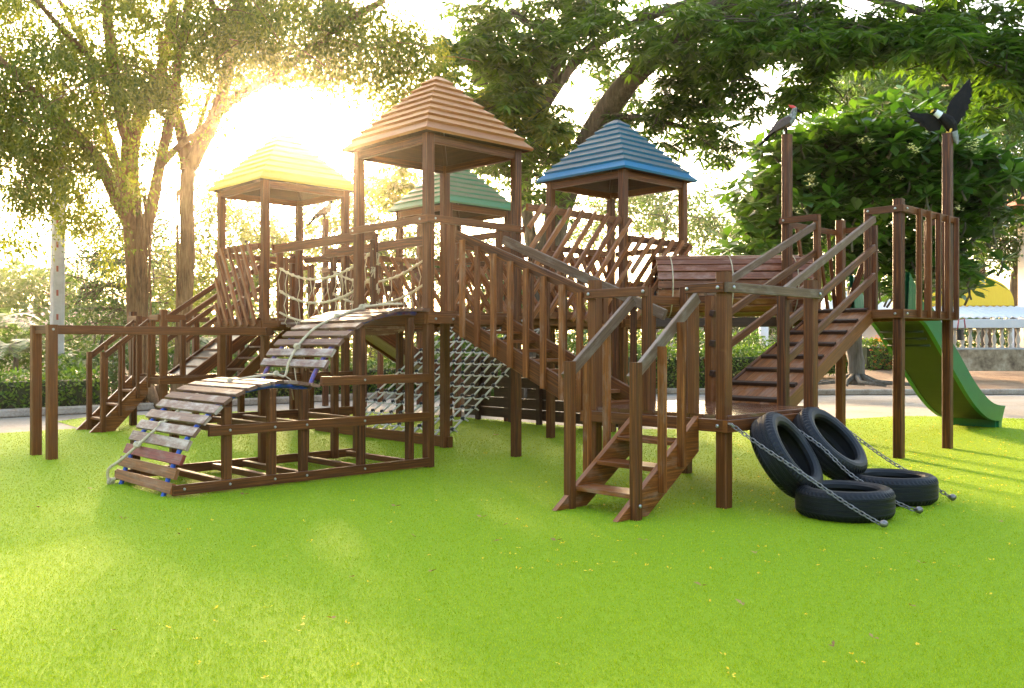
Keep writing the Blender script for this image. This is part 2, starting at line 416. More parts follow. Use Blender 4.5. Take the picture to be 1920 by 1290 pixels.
# ------------------------------------------------------------------ stairs from the brown tower to the low deck
st = empty('staircase', (.55, -.9, 0), 'long timber staircase with balusters descending from brown tower to low front platform', 'staircase')
zs = lambda v: 1.352+.416*(v+.14)*1.0
for uu, sgn in ((.255, -1), (.85, 1)):
    beamo('stringer', st, (uu, -.085, zs(-.085)-.085), (uu, -1.80, zs(-1.80)-.085), .038, .165)
    zh = (lambda v: 2.12+.375*v) if sgn < 0 else (lambda v: 2.125+.40*v)
    vb = -1.72 if sgn < 0 else -1.98
    beamo('handrail', st, (uu-.01*sgn, -.09, zh(-.09)), (uu-.01*sgn, vb, zh(vb)), .036, .085, WOOD_GREY if sgn > 0 else WOOD)
    for v in (-.21, -.41, -.62, -.83, -1.02, -1.22, -1.43, -1.62):
        z0 = zs(v)-.165 if sgn < 0 else zs(v)-.12
        beamo('baluster', st, (uu+sgn*.036, v, z0), (uu+sgn*.036, v, zh(v)-.01), .034, .052, up=(0, 1, 0), mat=WOOD_RAMP if sgn < 0 else WOOD)
for k in range(8):
    v = -.25-.2*k
    beamo('tread', st, (.272, v, zs(v)-.10), (.833, v, zs(v)-.10), .15, .028, WOOD_RAMP)

# ------------------------------------------------------------------ low front platform
lp = empty('low_platform', (.75, -2.4, 0), 'low timber platform with shiny wet looking deck beside the leaning tyres', 'platform', 'low landing platforms')
LU0, LU1, LV0, LV1, LZ = .171, 1.346, -2.967, -1.819, .622
for (a, b) in ((LU0, LV0), (LU1, LV0), (LU0, LV1), (LU1, LV1)): post(lp, a, b, 0, 1.585)
deckboards(lp, LU0-.03, LU1+.03, LV0-.055, LV1+.05, LZ, 'u', 12)
for a, b in (((LU0-.06, LV0-.05), (LU0-.06, LV1+.05)), ((LU1+.06, LV0-.05), (LU1+.06, LV1+.05))): beamo('deck_beam', lp, (*a, .553), (*b, .553), .036, .082)
for a, b in (((LU0-.08, LV0-.06), (LU1+.08, LV0-.06)), ((LU0-.08, LV1+.06), (LU1+.08, LV1+.06))): beamo('deck_beam', lp, (*a, .553), (*b, .553), .036, .082)
zr = 1.478
beamo('rail', lp, (LU0-.06, LV0-.058, zr), (LU1+.06, LV0-.058, zr), .032, .066, WOOD_GREY)
for (va, vb) in ((LV0-.04, -2.70), (-2.36, LV1+.04)):
    beamo('rail', lp, (LU0-.058, va, zr), (LU0-.058, vb, zr), .032, .066)
for v in (-2.73, -2.33): post(lp, LU0-.015, v, LZ, 1.505, .062, name='jamb')
for (va, vb) in ((LV0-.04, -2.68), (-2.06, LV1+.04)): beamo('rail', lp, (LU1+.058, va, zr), (LU1+.058, vb, zr), .032, .066)
for v in (-2.71, -2.04): post(lp, LU1+.045, v, LZ-.0, 1.50, .075, name='jamb')
for (ua, ub) in ((LU0, .31), (.86, LU1+.05)): beamo('rail', lp, (ua, LV1+.058, zr-.01), (ub, LV1+.058, zr-.01), .032, .066)
for uu in (.29, .89): post(lp, uu, LV1+.02, LZ, 1.49, .062, name='jamb')
bolts(lp, [(LU0-.077, v, zr) for v in (LV0, -2.72, -2.34, LV1)]+[(LU0-.081, LV0, .553), (LU0-.081, LV1, .553)], (-1, 0, 0), .013)
bolts(lp, [(LU0, LV0-.077, zr), (LU1, LV0-.077, zr), (LU0-.02, LV0-.081, .553)], (0, -1, 0), .013)
mb = MB()
for z in (.85, 1.1, 1.35): mb.beam((LU1+.02, -2.10, z), (LU1+.02, -2.06, z+.01), .05, .05)
mb.build('foothold', WOOD_DARK, lp)

# ------------------------------------------------------------------ small entry steps
def steps(par, u0, v0, v1, zt, slope, ln, n, hand, postz):
    tip = u0-ln
    for v in (v0, v1):
        mb = MB(); th = .02; run = .30                     # stringer board: sloping top, foot cut level with the ground
        prof = [(tip, 0.004), (u0, zt), (u0, zt-.24), (tip+run, 0.004)]
        L_ = [Vector((p[0], v-th, p[1])) for p in prof]; R_ = [Vector((p[0], v+th, p[1])) for p in prof]
        ou = random.uniform(0, 20)
        uvp = [(ou+p[0], p[1]) for p in prof]
        mb.poly(L_, uvp, .4); mb.poly(R_[::-1], uvp[::-1], .4)
        for k in range(4):
            k2 = (k+1) % 4; d = (Vector(prof[k])-Vector(prof[k2])).length
            mb.poly([L_[k2], L_[k], R_[k], R_[k2]], [(ou+d, 0), (ou, 0), (ou, .04), (ou+d, .04)], .8 if k == 0 else .3)
        link('stringer', mb.mesh('stringer'), WOOD_RAMP, par)
    for k in range(n):
        f = (k+1)/(n+1); u = tip+ln*f; z = zt*f
        beamo('tread', par, (u+.07, v0+.021, z-.02), (u+.07, v1-.021, z-.02), .19, .03, WOOD_RAMP)
    return tip
es = empty('entry_steps', (-.3, -2.53, 0), 'short front steps with three reddish treads leading to the low platform', 'steps', 'short timber steps')
steps(es, .105, -2.79, -2.27, .61, .83, .86, 3, 0, 0)
for v, sg in ((-2.83, -1), (-2.27, 1)):
    vv = v+.0
    post(es, -.60, vv, 0, .985, .062)
    zt = lambda u: .93+(u+.56)*.76
    beamo('handrail', es, (-.60, vv+.045*(1 if sg > 0 else 1), zt(-.60)-.03), (.12, vv+.045, zt(.12)-.03), .034, .075, WOOD_GREY)
    for u in (-.33, -.12): beamo('baluster', es, (u, vv+.0 if sg < 0 else vv+.085, .61*(u+.755)/.86-.16), (u, vv+.0 if sg < 0 else vv+.085, zt(u)-.02), .036, .055, up=(0, 1, 0), mat=WOOD_RAMP)
bolts(es, [(-.6, -2.83-.033, .09)], (0, -1, 0), .012)

# ------------------------------------------------------------------ cleated ramp and lookout with the slide
cr = empty('cleated_ramp', (2.5, -2.2, .6), 'boarded ramp with dark cleats and triple handrails climbing to the slide platform', 'ramp', 'cleated timber ramps')
A0, A1, B0, B1 = Vector((1.42, -2.66, .625)), Vector((1.42, -2.02, .625)), Vector((3.62, -2.36, 1.43)), Vector((3.62, -1.82, 1.43))
nb = 7
for k in range(nb):
    f = (k+.5)/nb; a = A0.lerp(A1, f); b = B0.lerp(B1, f); dn = Vector((.0, 0, -.02))
    beamo('board', cr, a+dn, b+dn, .62/nb-.004, .03, WOOD_RAMP)
for k in range(8):
    f = .02+.97*k/7.0; a = A0.lerp(B0, f); b = A1.lerp(B1, f)
    beamo('cleat', cr, a+Vector((0, .0, .012)), b+Vector((0, 0, .012)), .045, .032, WOOD_DARK, up=(-.34, 0, 1))
for a, b in ((A0+Vector((0, -.02, -.06)), B0+Vector((0, -.02, -.06))), (A1+Vector((0, .02, -.06)), B1+Vector((0, .02, -.06)))): beamo('stringer', cr, a, b, .036, .13)
for sd, (a, b, off) in enumerate(((A0, B0, -.045), (A1, B1, .03))):
    for z in (.88, .60, .32):
        beamo('handrail', cr, a+Vector((-.03, off, z)), b+Vector((.03, off+.0, z+.015)), .034, .066, WOOD_GREY if z > .8 else WOOD)
def lookout(u, v, su, sv, label, bird=True):
    e = empty('lookout_platform', (u, v, 0), label, 'platform', 'raised lookout platforms')
    post(e, u, v, 0, 2.50, .088); post(e, u+su, v, 0, 3.32, .088); post(e, u, v+sv, 0, 3.315, .088); post(e, u+su, v+sv, 0, 2.52, .088)
    deckboards(e, u-.03, u+su+.03, v-.03, v+sv+.03, 1.435, 'v', 9)
    o = .062
    for a, b in (((-o, -.06), (-o, sv+.06)), ((su+o, -.06), (su+o, sv+.06))): beamo('deck_beam', e, (u+a[0], v+a[1], 1.392), (u+b[0], v+b[1], 1.392), .036, .085)
    for a, b in (((-.08, -o), (su+.08, -o)), ((-.08, sv+o), (su+.08, sv+o))): beamo('deck_beam', e, (u+a[0], v+a[1], 1.392), (u+b[0], v+b[1], 1.392), .036, .085)
    zr = 2.40
    beamo('rail', e, (u-.08, v-o, zr), (u+su+.06, v-o, zr), .034, .066)
    for k in range(5):
        x = u+.25+.235*k; beamo('baluster', e, (x, v-o-.03, 1.36), (x, v-o-.03, 2.42), .034, .05, up=(0, 1, 0))
    for va, vb in ((-.06, .30), (sv-.38, sv+.05)): beamo('rail', e, (u-o, v+va, zr), (u-o, v+vb, zr), .034, .066)
    for vv in (.29, sv-.36): post(e, u-.035, v+vv, 1.43, 2.43, .06, name='jamb')
    for x0, x1, y0, y1 in ((u, u+su, v+sv, v+sv),):
        beamo('rail', e, (x0, y0+.05, zr-.02), (x1, y1+.05, zr-.02), .03, .062)
        for xa, xb in ((.02, .30), (.30, .55), (.75, 1.0), (1.0, 1.17)):
            beamo('brace', e, (x0+xa, y0+.05, 2.36), (x0+xb, y0+.05, 1.45), .026, .045, up=(1, 0, 0))
    beamo('rail', e, (u+su+.05, v+.03, zr), (u+su+.05, v+.22, zr), .03, .062); beamo('rail', e, (u+su+.05, v+.78, zr), (u+su+.05, v+sv, zr), .03, .062)
    for vv in (.22, .80): post(e, u+su+.03, v+vv, 1.43, 2.42, .055, name='jamb')
    beamo('brace', e, (u+su+.05, v+sv-.03, 1.45), (u+su+.05, v+.82, 2.3), .026, .07, up=(0, 1, 0))
    bolts(e, [(u+x, v-o-.02, z) for x in (0, su) for z in (1.392, zr)], (0, -1, 0), .013)
    bolts(e, [(u-o-.02, v+y, z) for y in (0, .27, sv) for z in (1.392, zr)], (-1, 0, 0), .013)
    return e
RU, RV, RSU, RSV = 3.68, -2.634, 1.197, 1.186
LK = lookout(RU, RV, RSU, RSV, 'railed lookout platform at the head of the green slide')
LK2 = lookout(3.70, 6.40, 1.19, 1.185, 'far lookout platform behind yellow tower with two bird topped posts')

# green slide
sl = empty('slide', (6.4, -1.87, 0), 'green fibreglass slide curving down to the artificial turf', 'slide')
prof = [(4.93, 1.40), (5.20, 1.405), (5.40, 1.375), (5.62, 1.245), (5.9, 1.05), (6.31, .77), (6.68, .51), (7.05, .305), (7.4, .175), (7.72, .125), (7.88, .12)]
def smooth(p, n=4):
    out = []
    for i in range(len(p)-1):
        p0, p1, p2, p3 = (Vector((*p[max(0, min(len(p)-1, j))], 0)) for j in (i-1, i, i+1, i+2))
        for k in range(n):
            t = k/n; out.append(.5*((2*p1)+(-p0+p2)*t+(2*p0-5*p1+4*p2-p3)*t*t+(-p0+3*p1-3*p2+p3)*t**3))
    out.append(Vector((*p[-1], 0))); return [(q.x, q.y) for q in out]
pr_ = smooth(prof); V0, V1 = -2.14, -1.60
mbt, mbw = MB(), MB()
def wallh(u): return .17 if u > 5.3 else .17+.32*(5.3-u)/.37
for (a, b) in zip(pr_[:-1], pr_[1:]):
    za, zb = a[1], b[1]
    mbt.poly([(a[0], V0, za), (b[0], V0, zb), (b[0], V1, zb), (a[0], V1, za)], sm=True)
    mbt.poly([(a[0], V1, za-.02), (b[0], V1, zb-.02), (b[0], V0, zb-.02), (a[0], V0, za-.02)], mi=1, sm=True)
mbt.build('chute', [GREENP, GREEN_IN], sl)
for vv, s in ((V0, -1), (V1, 1)):
    mbw = MB()
    for (a, b) in zip(pr_[:-1], pr_[1:]):
        ha, hb = wallh(a[0]), wallh(b[0]); q = []
        for (x, z, h) in ((a[0], a[1], ha), (b[0], b[1], hb)):
            x2 = min(x+.10*(1 if x > 5.4 else 0), 7.93)
            q.append([Vector((x, vv, z-.03)), Vector((x2, vv+s*.03, z+h)), Vector((x2, vv+s*.075, z+h-.005)), Vector((x, vv+s*.05, z-.03))])
        for k in range(4):
            k2 = (k+1) % 4; mbw.poly([q[0][k], q[0][k2], q[1][k2], q[1][k]] if s < 0 else [q[0][k2], q[0][k], q[1][k], q[1][k2]], sm=False)
    for q_ in (q,): mbw.poly(q[1] if s > 0 else q[1][::-1])
    mbw.build('side_wall', GREENP, sl)
mb = MB(); mb.beam((7.80, V0, .06), (7.80, V1, .06), .04, .12); mb.beam((7.88, V0-.03, .075), (7.88, V0+.02, .075), .1, .15)
mb.build('foot', GREENP, sl)
mb = MB()
for k in range(3): mb.tube([(5.52+.1*k, V0+.02, 1.24-.08*k), (5.52+.1*k, V1-.02, 1.24-.08*k)], .016, 6)
mb.build('stiffener', GREEN_IN, sl)

# barrel tunnel
bt = empty('barrel_tunnel', (3.6, -.75, 1.74), 'crawl tunnel of red brown wooden staves bound with rope between blue tower and slide platform', 'tunnel')
a, b = Vector((3.02, -.20, 1.735)), Vector((4.26, -1.42, 1.745)); t = (b-a).normalized(); sd = t.cross(Vector((0, 0, 1))).normalized()
nst, rr = 22, .325
for k in range(nst):
    an = 2*math.pi*k/nst; r = sd*math.cos(an)+Vector((0, 0, 1))*math.sin(an)
    beamo('stave', bt, a+r*rr, b+r*rr, 2*math.pi*rr/nst-.013, .024, WOOD_BARREL, up=r, ch=.003)
for f in (.09, .46, .86):
    c = a.lerp(b, f)
    MB().tube([c+(sd*math.cos(2*math.pi*k/28)+Vector((0, 0, 1))*math.sin(2*math.pi*k/28))*(rr+.017) for k in range(29)], .0065, 6, cap=False).build('binding_rope', ROPE_M, bt)
for f in (.03, .97):
    mb = MB(); c = a.lerp(b, f)
    for k in range(28):
        a0, a1 = 2*math.pi*k/28, 2*math.pi*(k+1)/28; w = .012
        rs = [(sd*math.cos(x)+Vector((0, 0, 1))*math.sin(x)) for x in (a0, a1)]
        for (r0, r1, o0, o1) in ((rr-.014, rr-.04, -w, -w), (rr-.04, rr-.04, -w, w), (rr-.04, rr-.014, w, w)):
            mb.poly([c+rs[0]*r0+t*o0, c+rs[1]*r0+t*o0, c+rs[1]*r1+t*o1, c+rs[0]*r1+t*o1])
    mb.build('hoop', BLACKP, bt)
beamo('bearer', bt, a+Vector((0, 0, -.40))-sd*.15, b+Vector((0, 0, -.40))-sd*.15, .06, .10, WOOD_DARK)
beamo('bearer', bt, a+Vector((0, 0, -.40))+sd*.15, b+Vector((0, 0, -.40))+sd*.15, .06, .10, WOOD_DARK)

# ------------------------------------------------------------------ arched slat ramp (two humps)
ar = empty('arched_ramp', (-1.2, .5, 0), 'two humped climbing ramp of weathered slats on blue pipes in front of brown tower', 'climbing ramp')
AV0, AV1 = -.02, .99
SL1 = [(-2.355, .065), (-2.327, .165), (-2.285, .265), (-2.238, .365), (-2.173, .456), (-2.10, .537), (-2.014, .611), (-1.934, .675), (-1.84, .727), (-1.735, .768), (-1.624, .79), (-1.514, .802), (-1.398, .80), (-1.285, .785), (-1.19, .768)]
SL2 = [(-1.087, .936), (-1.022, 1.026), (-.946, 1.112), (-.863, 1.182), (-.768, 1.247), (-.667, 1.305), (-.558, 1.345), (-.452, 1.376), (-.36, 1.392), (-.27, 1.402), (-.17, 1.406), (-.07, 1.406)]
for ci, SL in enumerate((SL1, SL2)):
    ext = [(-2.38, .0)]+SL if ci == 0 else [(-1.165, .77), (-1.13, .86)]+SL
    p = smooth(ext, 5)
    for vv in (AV0+.11, AV1-.10):
        MB().tube([Vector((q[0], vv, q[1]-.034)) for q in p], .0175, 10).build('pipe', BLUEP if ci == 0 else BLUEW, ar)
    for k, (x, z) in enumerate(SL):
        x0, z0 = SL[max(k-1, 0)]; x1, z1 = SL[min(k+1, len(SL)-1)]; tt = Vector((x1-x0, 0, z1-z0)).normalized(); up = Vector((-tt.z, 0, tt.x))
        j = random.uniform(-.014, .014); mt = WOOD_SLATR if (ci == 0 and k == 2) else (WOOD_RAMP if (ci == 0 and k < 2) else WOOD_SLAT)
        so_ = beamo('slat', ar, (x, AV0-.03+j, z+random.uniform(-.004, .004)), (x, AV1+.01+j, z+random.uniform(-.004, .004)), .078 if ci == 0 else .074, .026, mt, up=up+Vector((random.uniform(-.05, .05), 0, random.uniform(-.05, .05))))
        if mt is WOOD_SLATR: so_['label'] = 'slat with worn red paint'
for vv, s in ((AV0+.01, -1), (AV1-.01, 1)):
    for (ua, ub, za, zb) in ((-2.36, -.045, .055, .055), (-2.09, -.045, .46, .46), (-1.14, -.045, .80, .80)):
        beamo('rail', ar, (ua, vv+s*.045, za), (ub, vv+s*.045, zb), .032, .075)
    for u, zt in (((-1.93, .63), (-1.56, .755), (-1.28, .74), (-.73, 1.23), (-.22, 1.33)) if s < 0 else ((-2.22, .33), (-1.90, .63), (-1.43, .765), (-1.10, .76), (-.67, 1.26), (-.35, 1.33), (-.10, 1.34))):
        post(ar, u, vv, .02, zt, .062)
for u in (-2.33, -1.93, -1.56, -1.28, -.73, -.22):
    beamo('cross_beam', ar, (u, AV0+.04, .06), (u, AV1-.04, .06), .05, .05)
for u in (-1.93, -1.56, -1.28, -.73): beamo('cross_beam', ar, (u, AV0+.04, .46), (u, AV1-.04, .46), .05, .05)
bolts(ar, [(u, AV0-.052, z) for u in (-2.28, -1.93, -1.56, -1.28, -.73) for z in (.06, .46, .80) if not (z > .7 and u < -1) and not (z > .4 and u < -2)], (0, -1, 0), .010)
cl = empty('climbing_rope', (-1.2, .5, .8), 'thick knotted cream rope lying down the middle of the arched slat ramp', 'rope')
path = [atd(228, 915, 7.9), atd(222, 900, 7.85)]
mid = .52
rp = [Vector((-2.42, .88, .05)), Vector((-2.44, .93, .02)), Vector((-2.46, .90, .12)), Vector((-2.40, .80, .20)), Vector((-2.31, .70, .315)), Vector((-2.16, .62, .47)), Vector((-1.9, .57, .675)), Vector((-1.62, .54, .79)), Vector((-1.40, .54, .83)), Vector((-1.22, .54, .845)), Vector((-1.15, .50, .83)), Vector((-1.115, .50, .94)), Vector((-1.02, .52, 1.075)), Vector((-.84, .54, 1.235)), Vector((-.60, .54, 1.345)), Vector((-.35, .52, 1.43)), Vector((-.2, .40, 1.46)), Vector((-.14, .2, 1.46))]
def sm3(P, n=5):
    out = []
    for i in range(len(P)-1):
        p0, p1, p2, p3 = (P[max(0, min(len(P)-1, j))] for j in (i-1, i, i+1, i+2))
        for k in range(n):
            q = k/n; out.append(.5*((2*p1)+(-p0+p2)*q+(2*p0-5*p1+4*p2-p3)*q*q+(-p0+3*p1-3*p2+p3)*q**3))
    return out+[P[-1]]
MB().tube(sm3(rp), .0115, 8).build('strand', ROPE_M, cl)
for q in (rp[1], rp[4], rp[5], rp[6], rp[7], rp[9], rp[12], rp[14], rp[15]):
    mb = MB()
    for w in range(2):
        c = q+Vector((random.uniform(-.012, .012), random.uniform(-.012, .012), .004)); ax = Vector((random.uniform(-1, 1), random.uniform(-1, 1), random.uniform(-.4, .4))).normalized()
        x = ax.cross(Vector((0, 0, 1))).normalized(); y = ax.cross(x)
        mb.tube([c+(x*math.cos(k*.7)+y*math.sin(k*.7))*.019+ax*(k-5)*.003 for k in range(11)], .012, 6)
    mb.build('knot', ROPE_M, cl)
mb = MB()
for q in (rp[10], rp[12], rp[11]):
    mb.tube([q, q+Vector((.02, -.06, -.03)), q+Vector((.01, -.10, -.12)), q+Vector((.03, -.09, -.2))], .005, 5)
mb.build('frayed_end', ROPE_M, cl)

# ------------------------------------------------------------------ parallel bars on the left
pb = empty('parallel_bars', (-1.2, 3.15, 0), 'pair of long brown timber bars on square posts in front of the left steps', 'parallel bars')
for vv in (2.91, 3.389):
    post(pb, -2.259, vv, 0, 1.285, .09); beamo('bar', pb, (-2.21, vv, 1.24), (-.03, vv, 1.24), .045, .082)
beamo('tie', pb, (-2.259, 2.955, 1.243), (-2.259, 3.345, 1.243), .045, .08)
beamo('tie', pb, (.0, 2.86, 1.24), (.0, 3.44, 1.24), .05, .09)
bolts(pb, [(-2.259, 2.91-.047, 1.24)], (0, -1, 0), .012)

# ------------------------------------------------------------------ left low platform with its steps and ramp
l2 = empty('low_platform', (.2, 5.5, 0), 'small railed low platform at the far left steps in front of fig trunks', 'platform', 'low landing platforms')
U0, U1, W0, W1, Z2 = -.28, .60, 5.05, 6.04, .70
for a, b in ((U0, W0), (U1, W0), (U0, W1), (U1, W1)): post(l2, a, b, 0, 1.535)
deckboards(l2, U0-.03, U1+.03, W0-.05, W1+.05, Z2, 'u', 9)
for a, b in (((U0-.06, W0-.05), (U0-.06, W1+.05)), ((U1+.06, W0-.05), (U1+.06, W1+.05)), ((U0-.08, W0-.06), (U1+.08, W0-.06)), ((U0-.08, W1+.06), (U1+.08, W1+.06))):
    beamo('deck_beam', l2, (*a, Z2-.07), (*b, Z2-.07), .036, .082)
for a, b in (((U0-.058, W0), (U0-.058, W0+.28)), ((U0-.058, W1-.3), (U0-.058, W1)), ((U0, W0-.058), (U0+.26, W0-.058)), ((U0, W1+.05), (U1, W1+.05)), ((U1+.05, W1-.3), (U1+.05, W1))):
    beamo('rail', l2, (*a, 1.44), (*b, 1.44), .032, .066)
post(l2, U0+.24, W0-.03, Z2, 1.47, .062, name='jamb')
for v in (W0+.27, W1-.28): post(l2, U0-.03, v, Z2, 1.47, .062, name='jamb')
s2 = empty('entry_steps', (-.7, 5.6, 0), 'small timber steps with slender handrails at the far left edge of the turf', 'steps', 'short timber steps')
steps(s2, U0-.08, 5.36, 5.84, .69, .9, .72, 3, 0, 0)
for v in (5.32, 5.80):
    post(s2, -.93, v, 0, 1.0, .058)
    zt = lambda u: .92+(u+.93)*.80
    beamo('handrail', s2, (-.93, v+.04, zt(-.93)), (-.33, v+.04, zt(-.33)), .034, .07)
    for u in (-.72, -.50, -.36): beamo('baluster', s2, (u, v, .69*(u+1.08)/.72-.15), (u, v, zt(u)), .034, .05, up=(0, 1, 0))
r2 = empty('cleated_ramp', (.9, 5.3, .7), 'dark ramp with sloping handrails rising behind yellow tower from far left platform', 'ramp', 'cleated timber ramps')
for v in (5.08, 5.70):
    beamo('stringer', r2, (.05, v, .62), (1.12, v, 1.36), .04, .15)
    for z in (.86, .56): beamo('handrail', r2, (0.02, v, .68+z-.1), (1.1, v, 1.42+z-.1), .034, .066)
    post(r2, 1.12, v, 0, 2.3, .08)
beamo('board', r2, (.05, 5.39, .66), (1.12, 5.39, 1.40), .56, .02, BLACKP)
for k in range(7):
    f = k/6.5; beamo('cleat', r2, (.08+1.04*f, 5.11, .69+.72*f), (.08+1.04*f, 5.67, .69+.72*f), .045, .03, WOOD)
ld = empty('landing_deck', (1.7, 5.0, 0), 'raised landing behind the yellow tower joining dark ramp and brown slide', 'platform')
deckboards(ld, 1.16, 2.30, 4.34, 5.74, 1.41, 'u', 10)
for u, v in ((1.2, 4.4), (2.26, 4.4), (2.26, 5.7)): post(ld, u, v, 0, 2.3, .08)
for v in (4.36, 5.72): beamo('rail', ld, (1.18, v, 2.25), (2.28, v, 2.25), .03, .066); beamo('deck_beam', ld, (1.16, v, 1.34), (2.3, v, 1.34), .036, .088)
s4 = empty('staircase', (.5, 4.9, 0), 'narrow stair with pale worn treads descending under the landing behind yellow tower', 'staircase')
for v in (4.34, 4.86):
    beamo('stringer', s4, (.15, v, .40), (1.14, v, 1.30), .036, .14)
for k in range(6): beamo('tread', s4, (.22+.16*k, 4.36, .48+.145*k), (.22+.16*k, 4.84, .48+.145*k), .13, .026, WOOD_SLAT)
sb = empty('slide', (3.4, 4.7, 0), 'old slide with dark red rails and pale worn bed behind the rope net', 'slide')
for v in (4.42, 4.95): beamo('side_rail', sb, (2.32, v, 1.46), (4.75, v, -.0+.12), .045, .20, WOOD_BARREL)
beamo('bed', sb, (2.34, 4.685, 1.40), (4.72, 4.685, .09), .49, .03, WOOD_PALE)

# ------------------------------------------------------------------ cargo net and plank wall under the far bridges
cn = empty('cargo_net', (1.8, 2.0, 0), 'leaning cargo net of white rope with black joints below the footbridge', 'cargo net')
beamo('sill', cn, (1.11, 1.02, .06), (1.11, 3.66, .06), .06, .115)
P00, P10, P01, P11 = Vector((1.13, 1.14, .10)), Vector((1.13, 3.25, .10)), Vector((2.62, 1.12, 1.33)), Vector((2.62, 2.95, 1.33))
def netp(a, b, sag=True):
    p = P00.lerp(P10, a).lerp(P01.lerp(P11, a), b); return p-Vector((0, 0, .05*math.sin(math.pi*b)))
mbn = MB(); mbj = MB(); na, nbb = 11, 10
for i in range(na+1):
    MBp = [netp(i/na, k/12) for k in range(13)]; mbn.tube(MBp, .0115, 6)
for j in range(nbb):
    b_ = (j+.7)/nbb
    for i in range(na):
        A, B = netp(i/na, b_), netp((i+1)/na, b_); mbn.tube([A, A.lerp(B, .28)-Vector((.024, 0, .022)), A.lerp(B, .6)-Vector((.03, 0, .027)), A.lerp(B, .85)-Vector((.014, 0, .012)), B], .0085, 6)
    e0 = netp(0, b_); mbn.tube([e0, e0+Vector((0, -.04, .0)), e0+Vector((.01, -.075, -.02))], .008, 5)
    for i in range(na+1):
        c = netp(i/na, b_); mbj.tube([c-Vector((.012, 0, .012)), c+Vector((-.004, 0, .004)), c+Vector((.012, 0, .012))], [.020, .028, .020], 7)
mbn.build('net', ROPE_W, cn); mbj.build('joint', BLACKP, cn)['kind'] = 'stuff'
pw = empty('plank_wall', (3.75, 2.8, 0), 'dark plank climbing wall with small square holes under the blue and green towers', 'plank wall')
def wallrow(v0, v1, z0, z1):
    return MB().beam((3.80, v0, (z0+z1)/2), (3.80, v1, (z0+z1)/2), .03, z1-z0-.008)
holes = {2: [(1.55, .55), (2.62, .55), (3.3, .55)], 3: [(2.0, .62)], 4: [(2.4, .8), (3.15, .8)]}
for r in range(6):
    z0, z1 = .05+.145*r, .05+.145*(r+1); cuts = sorted(h[0] for h in holes.get(r, [])); v = .95
    segs = []
    for c in cuts: segs.append((v, c-.05)); v = c+.05
    segs.append((v, 3.9)); mb = MB()
    for (a_, b_) in segs: mb.beam((3.80, a_, (z0+z1)/2), (3.80, b_, (z0+z1)/2), .03, z1-z0-.006)
    mb.build('plank', WOOD_DARK, pw)
for v in (1.0, 1.55+.2, 2.3, 2.85, 3.55): post(pw, 3.745, v, 0, .95, .07, WOOD_DARK)

# ------------------------------------------------------------------ tyres and chains
def tyre_mesh():
    mb = MB(); RO, W = .302, .19
    sec = [(.198, .050), (.200, .075), (.215, .088), (.245, .096), (.270, .092), (.287, .080), (.296, .070), (.301, .055), (.302, .0), (.301, -.055), (.296, -.070), (.287, -.080), (.270, -.092), (.245, -.096), (.215, -.088), (.200, -.075), (.198, -.050), (.212, -.060), (.255, -.078), (.284, -.05), (.288, 0), (.284, .05), (.255, .078), (.212, .060)]
    n = 120; ns = len(sec)
    pts = []
    for k in range(n):
        a = 2*math.pi*k/n; row = []
        for i, (r, z) in enumerate(sec):
            if i in (6, 10) and k % 2: r -= .006; z *= .985          # shoulder tread blocks
            if i in (5, 11) and k % 2: r -= .004
            row.append(Vector((r*math.cos(a), r*math.sin(a), z)))
        pts.append(row)
    for k in range(n):
        k2 = (k+1) % n
        for i in range(ns):
            i2 = (i+1) % ns; inner = 16 <= i <= 23
            mb.poly([pts[k][i], pts[k2][i], pts[k2][i2], pts[k][i2]], mi=1 if inner else 0, sm=i not in (6, 9, 5, 10))
    for z in (-.034, 0., .034):                                       # circumferential tread grooves read as raised ribs
        for dz in (-.0125, .0125):
            mb.tube([Vector((.3015*math.cos(2*math.pi*k/80), .3015*math.sin(2*math.pi*k/80), z+dz)) for k in range(81)], .0026, 4, cap=False)
    return mb.mesh('tyre')
TM = tyre_mesh(); TM.materials.append(RUBBER); TM.materials.append(RUBBER_IN)
def tyre(loc, rot, label):
    o_ = bpy.data.objects.new('tyre', TM); COL.objects.link(o_); o_.location = loc; o_.rotation_euler = rot
    return tag(o_, label, 'tyre', 'black tyres of the tyre climb')
tyre((.475, -3.665, .098), (0, 0, .3), 'black tyre lying flat on the turf nearest the camera, crossed by a chain')
tyre((1.255, -3.625, .098), (0, 0, 1.3), 'black tyre lying flat on the turf behind the other flat one')
tyre((.46, -3.265, .355), (R(57), R(0), R(12)), 'black tyre leaning on the low platform just right of its corner post')
tyre((1.105, -3.235, .375), (R(47), R(-4), R(8)), 'black tyre leaning on the deck edge behind, with turf seen through its hole')
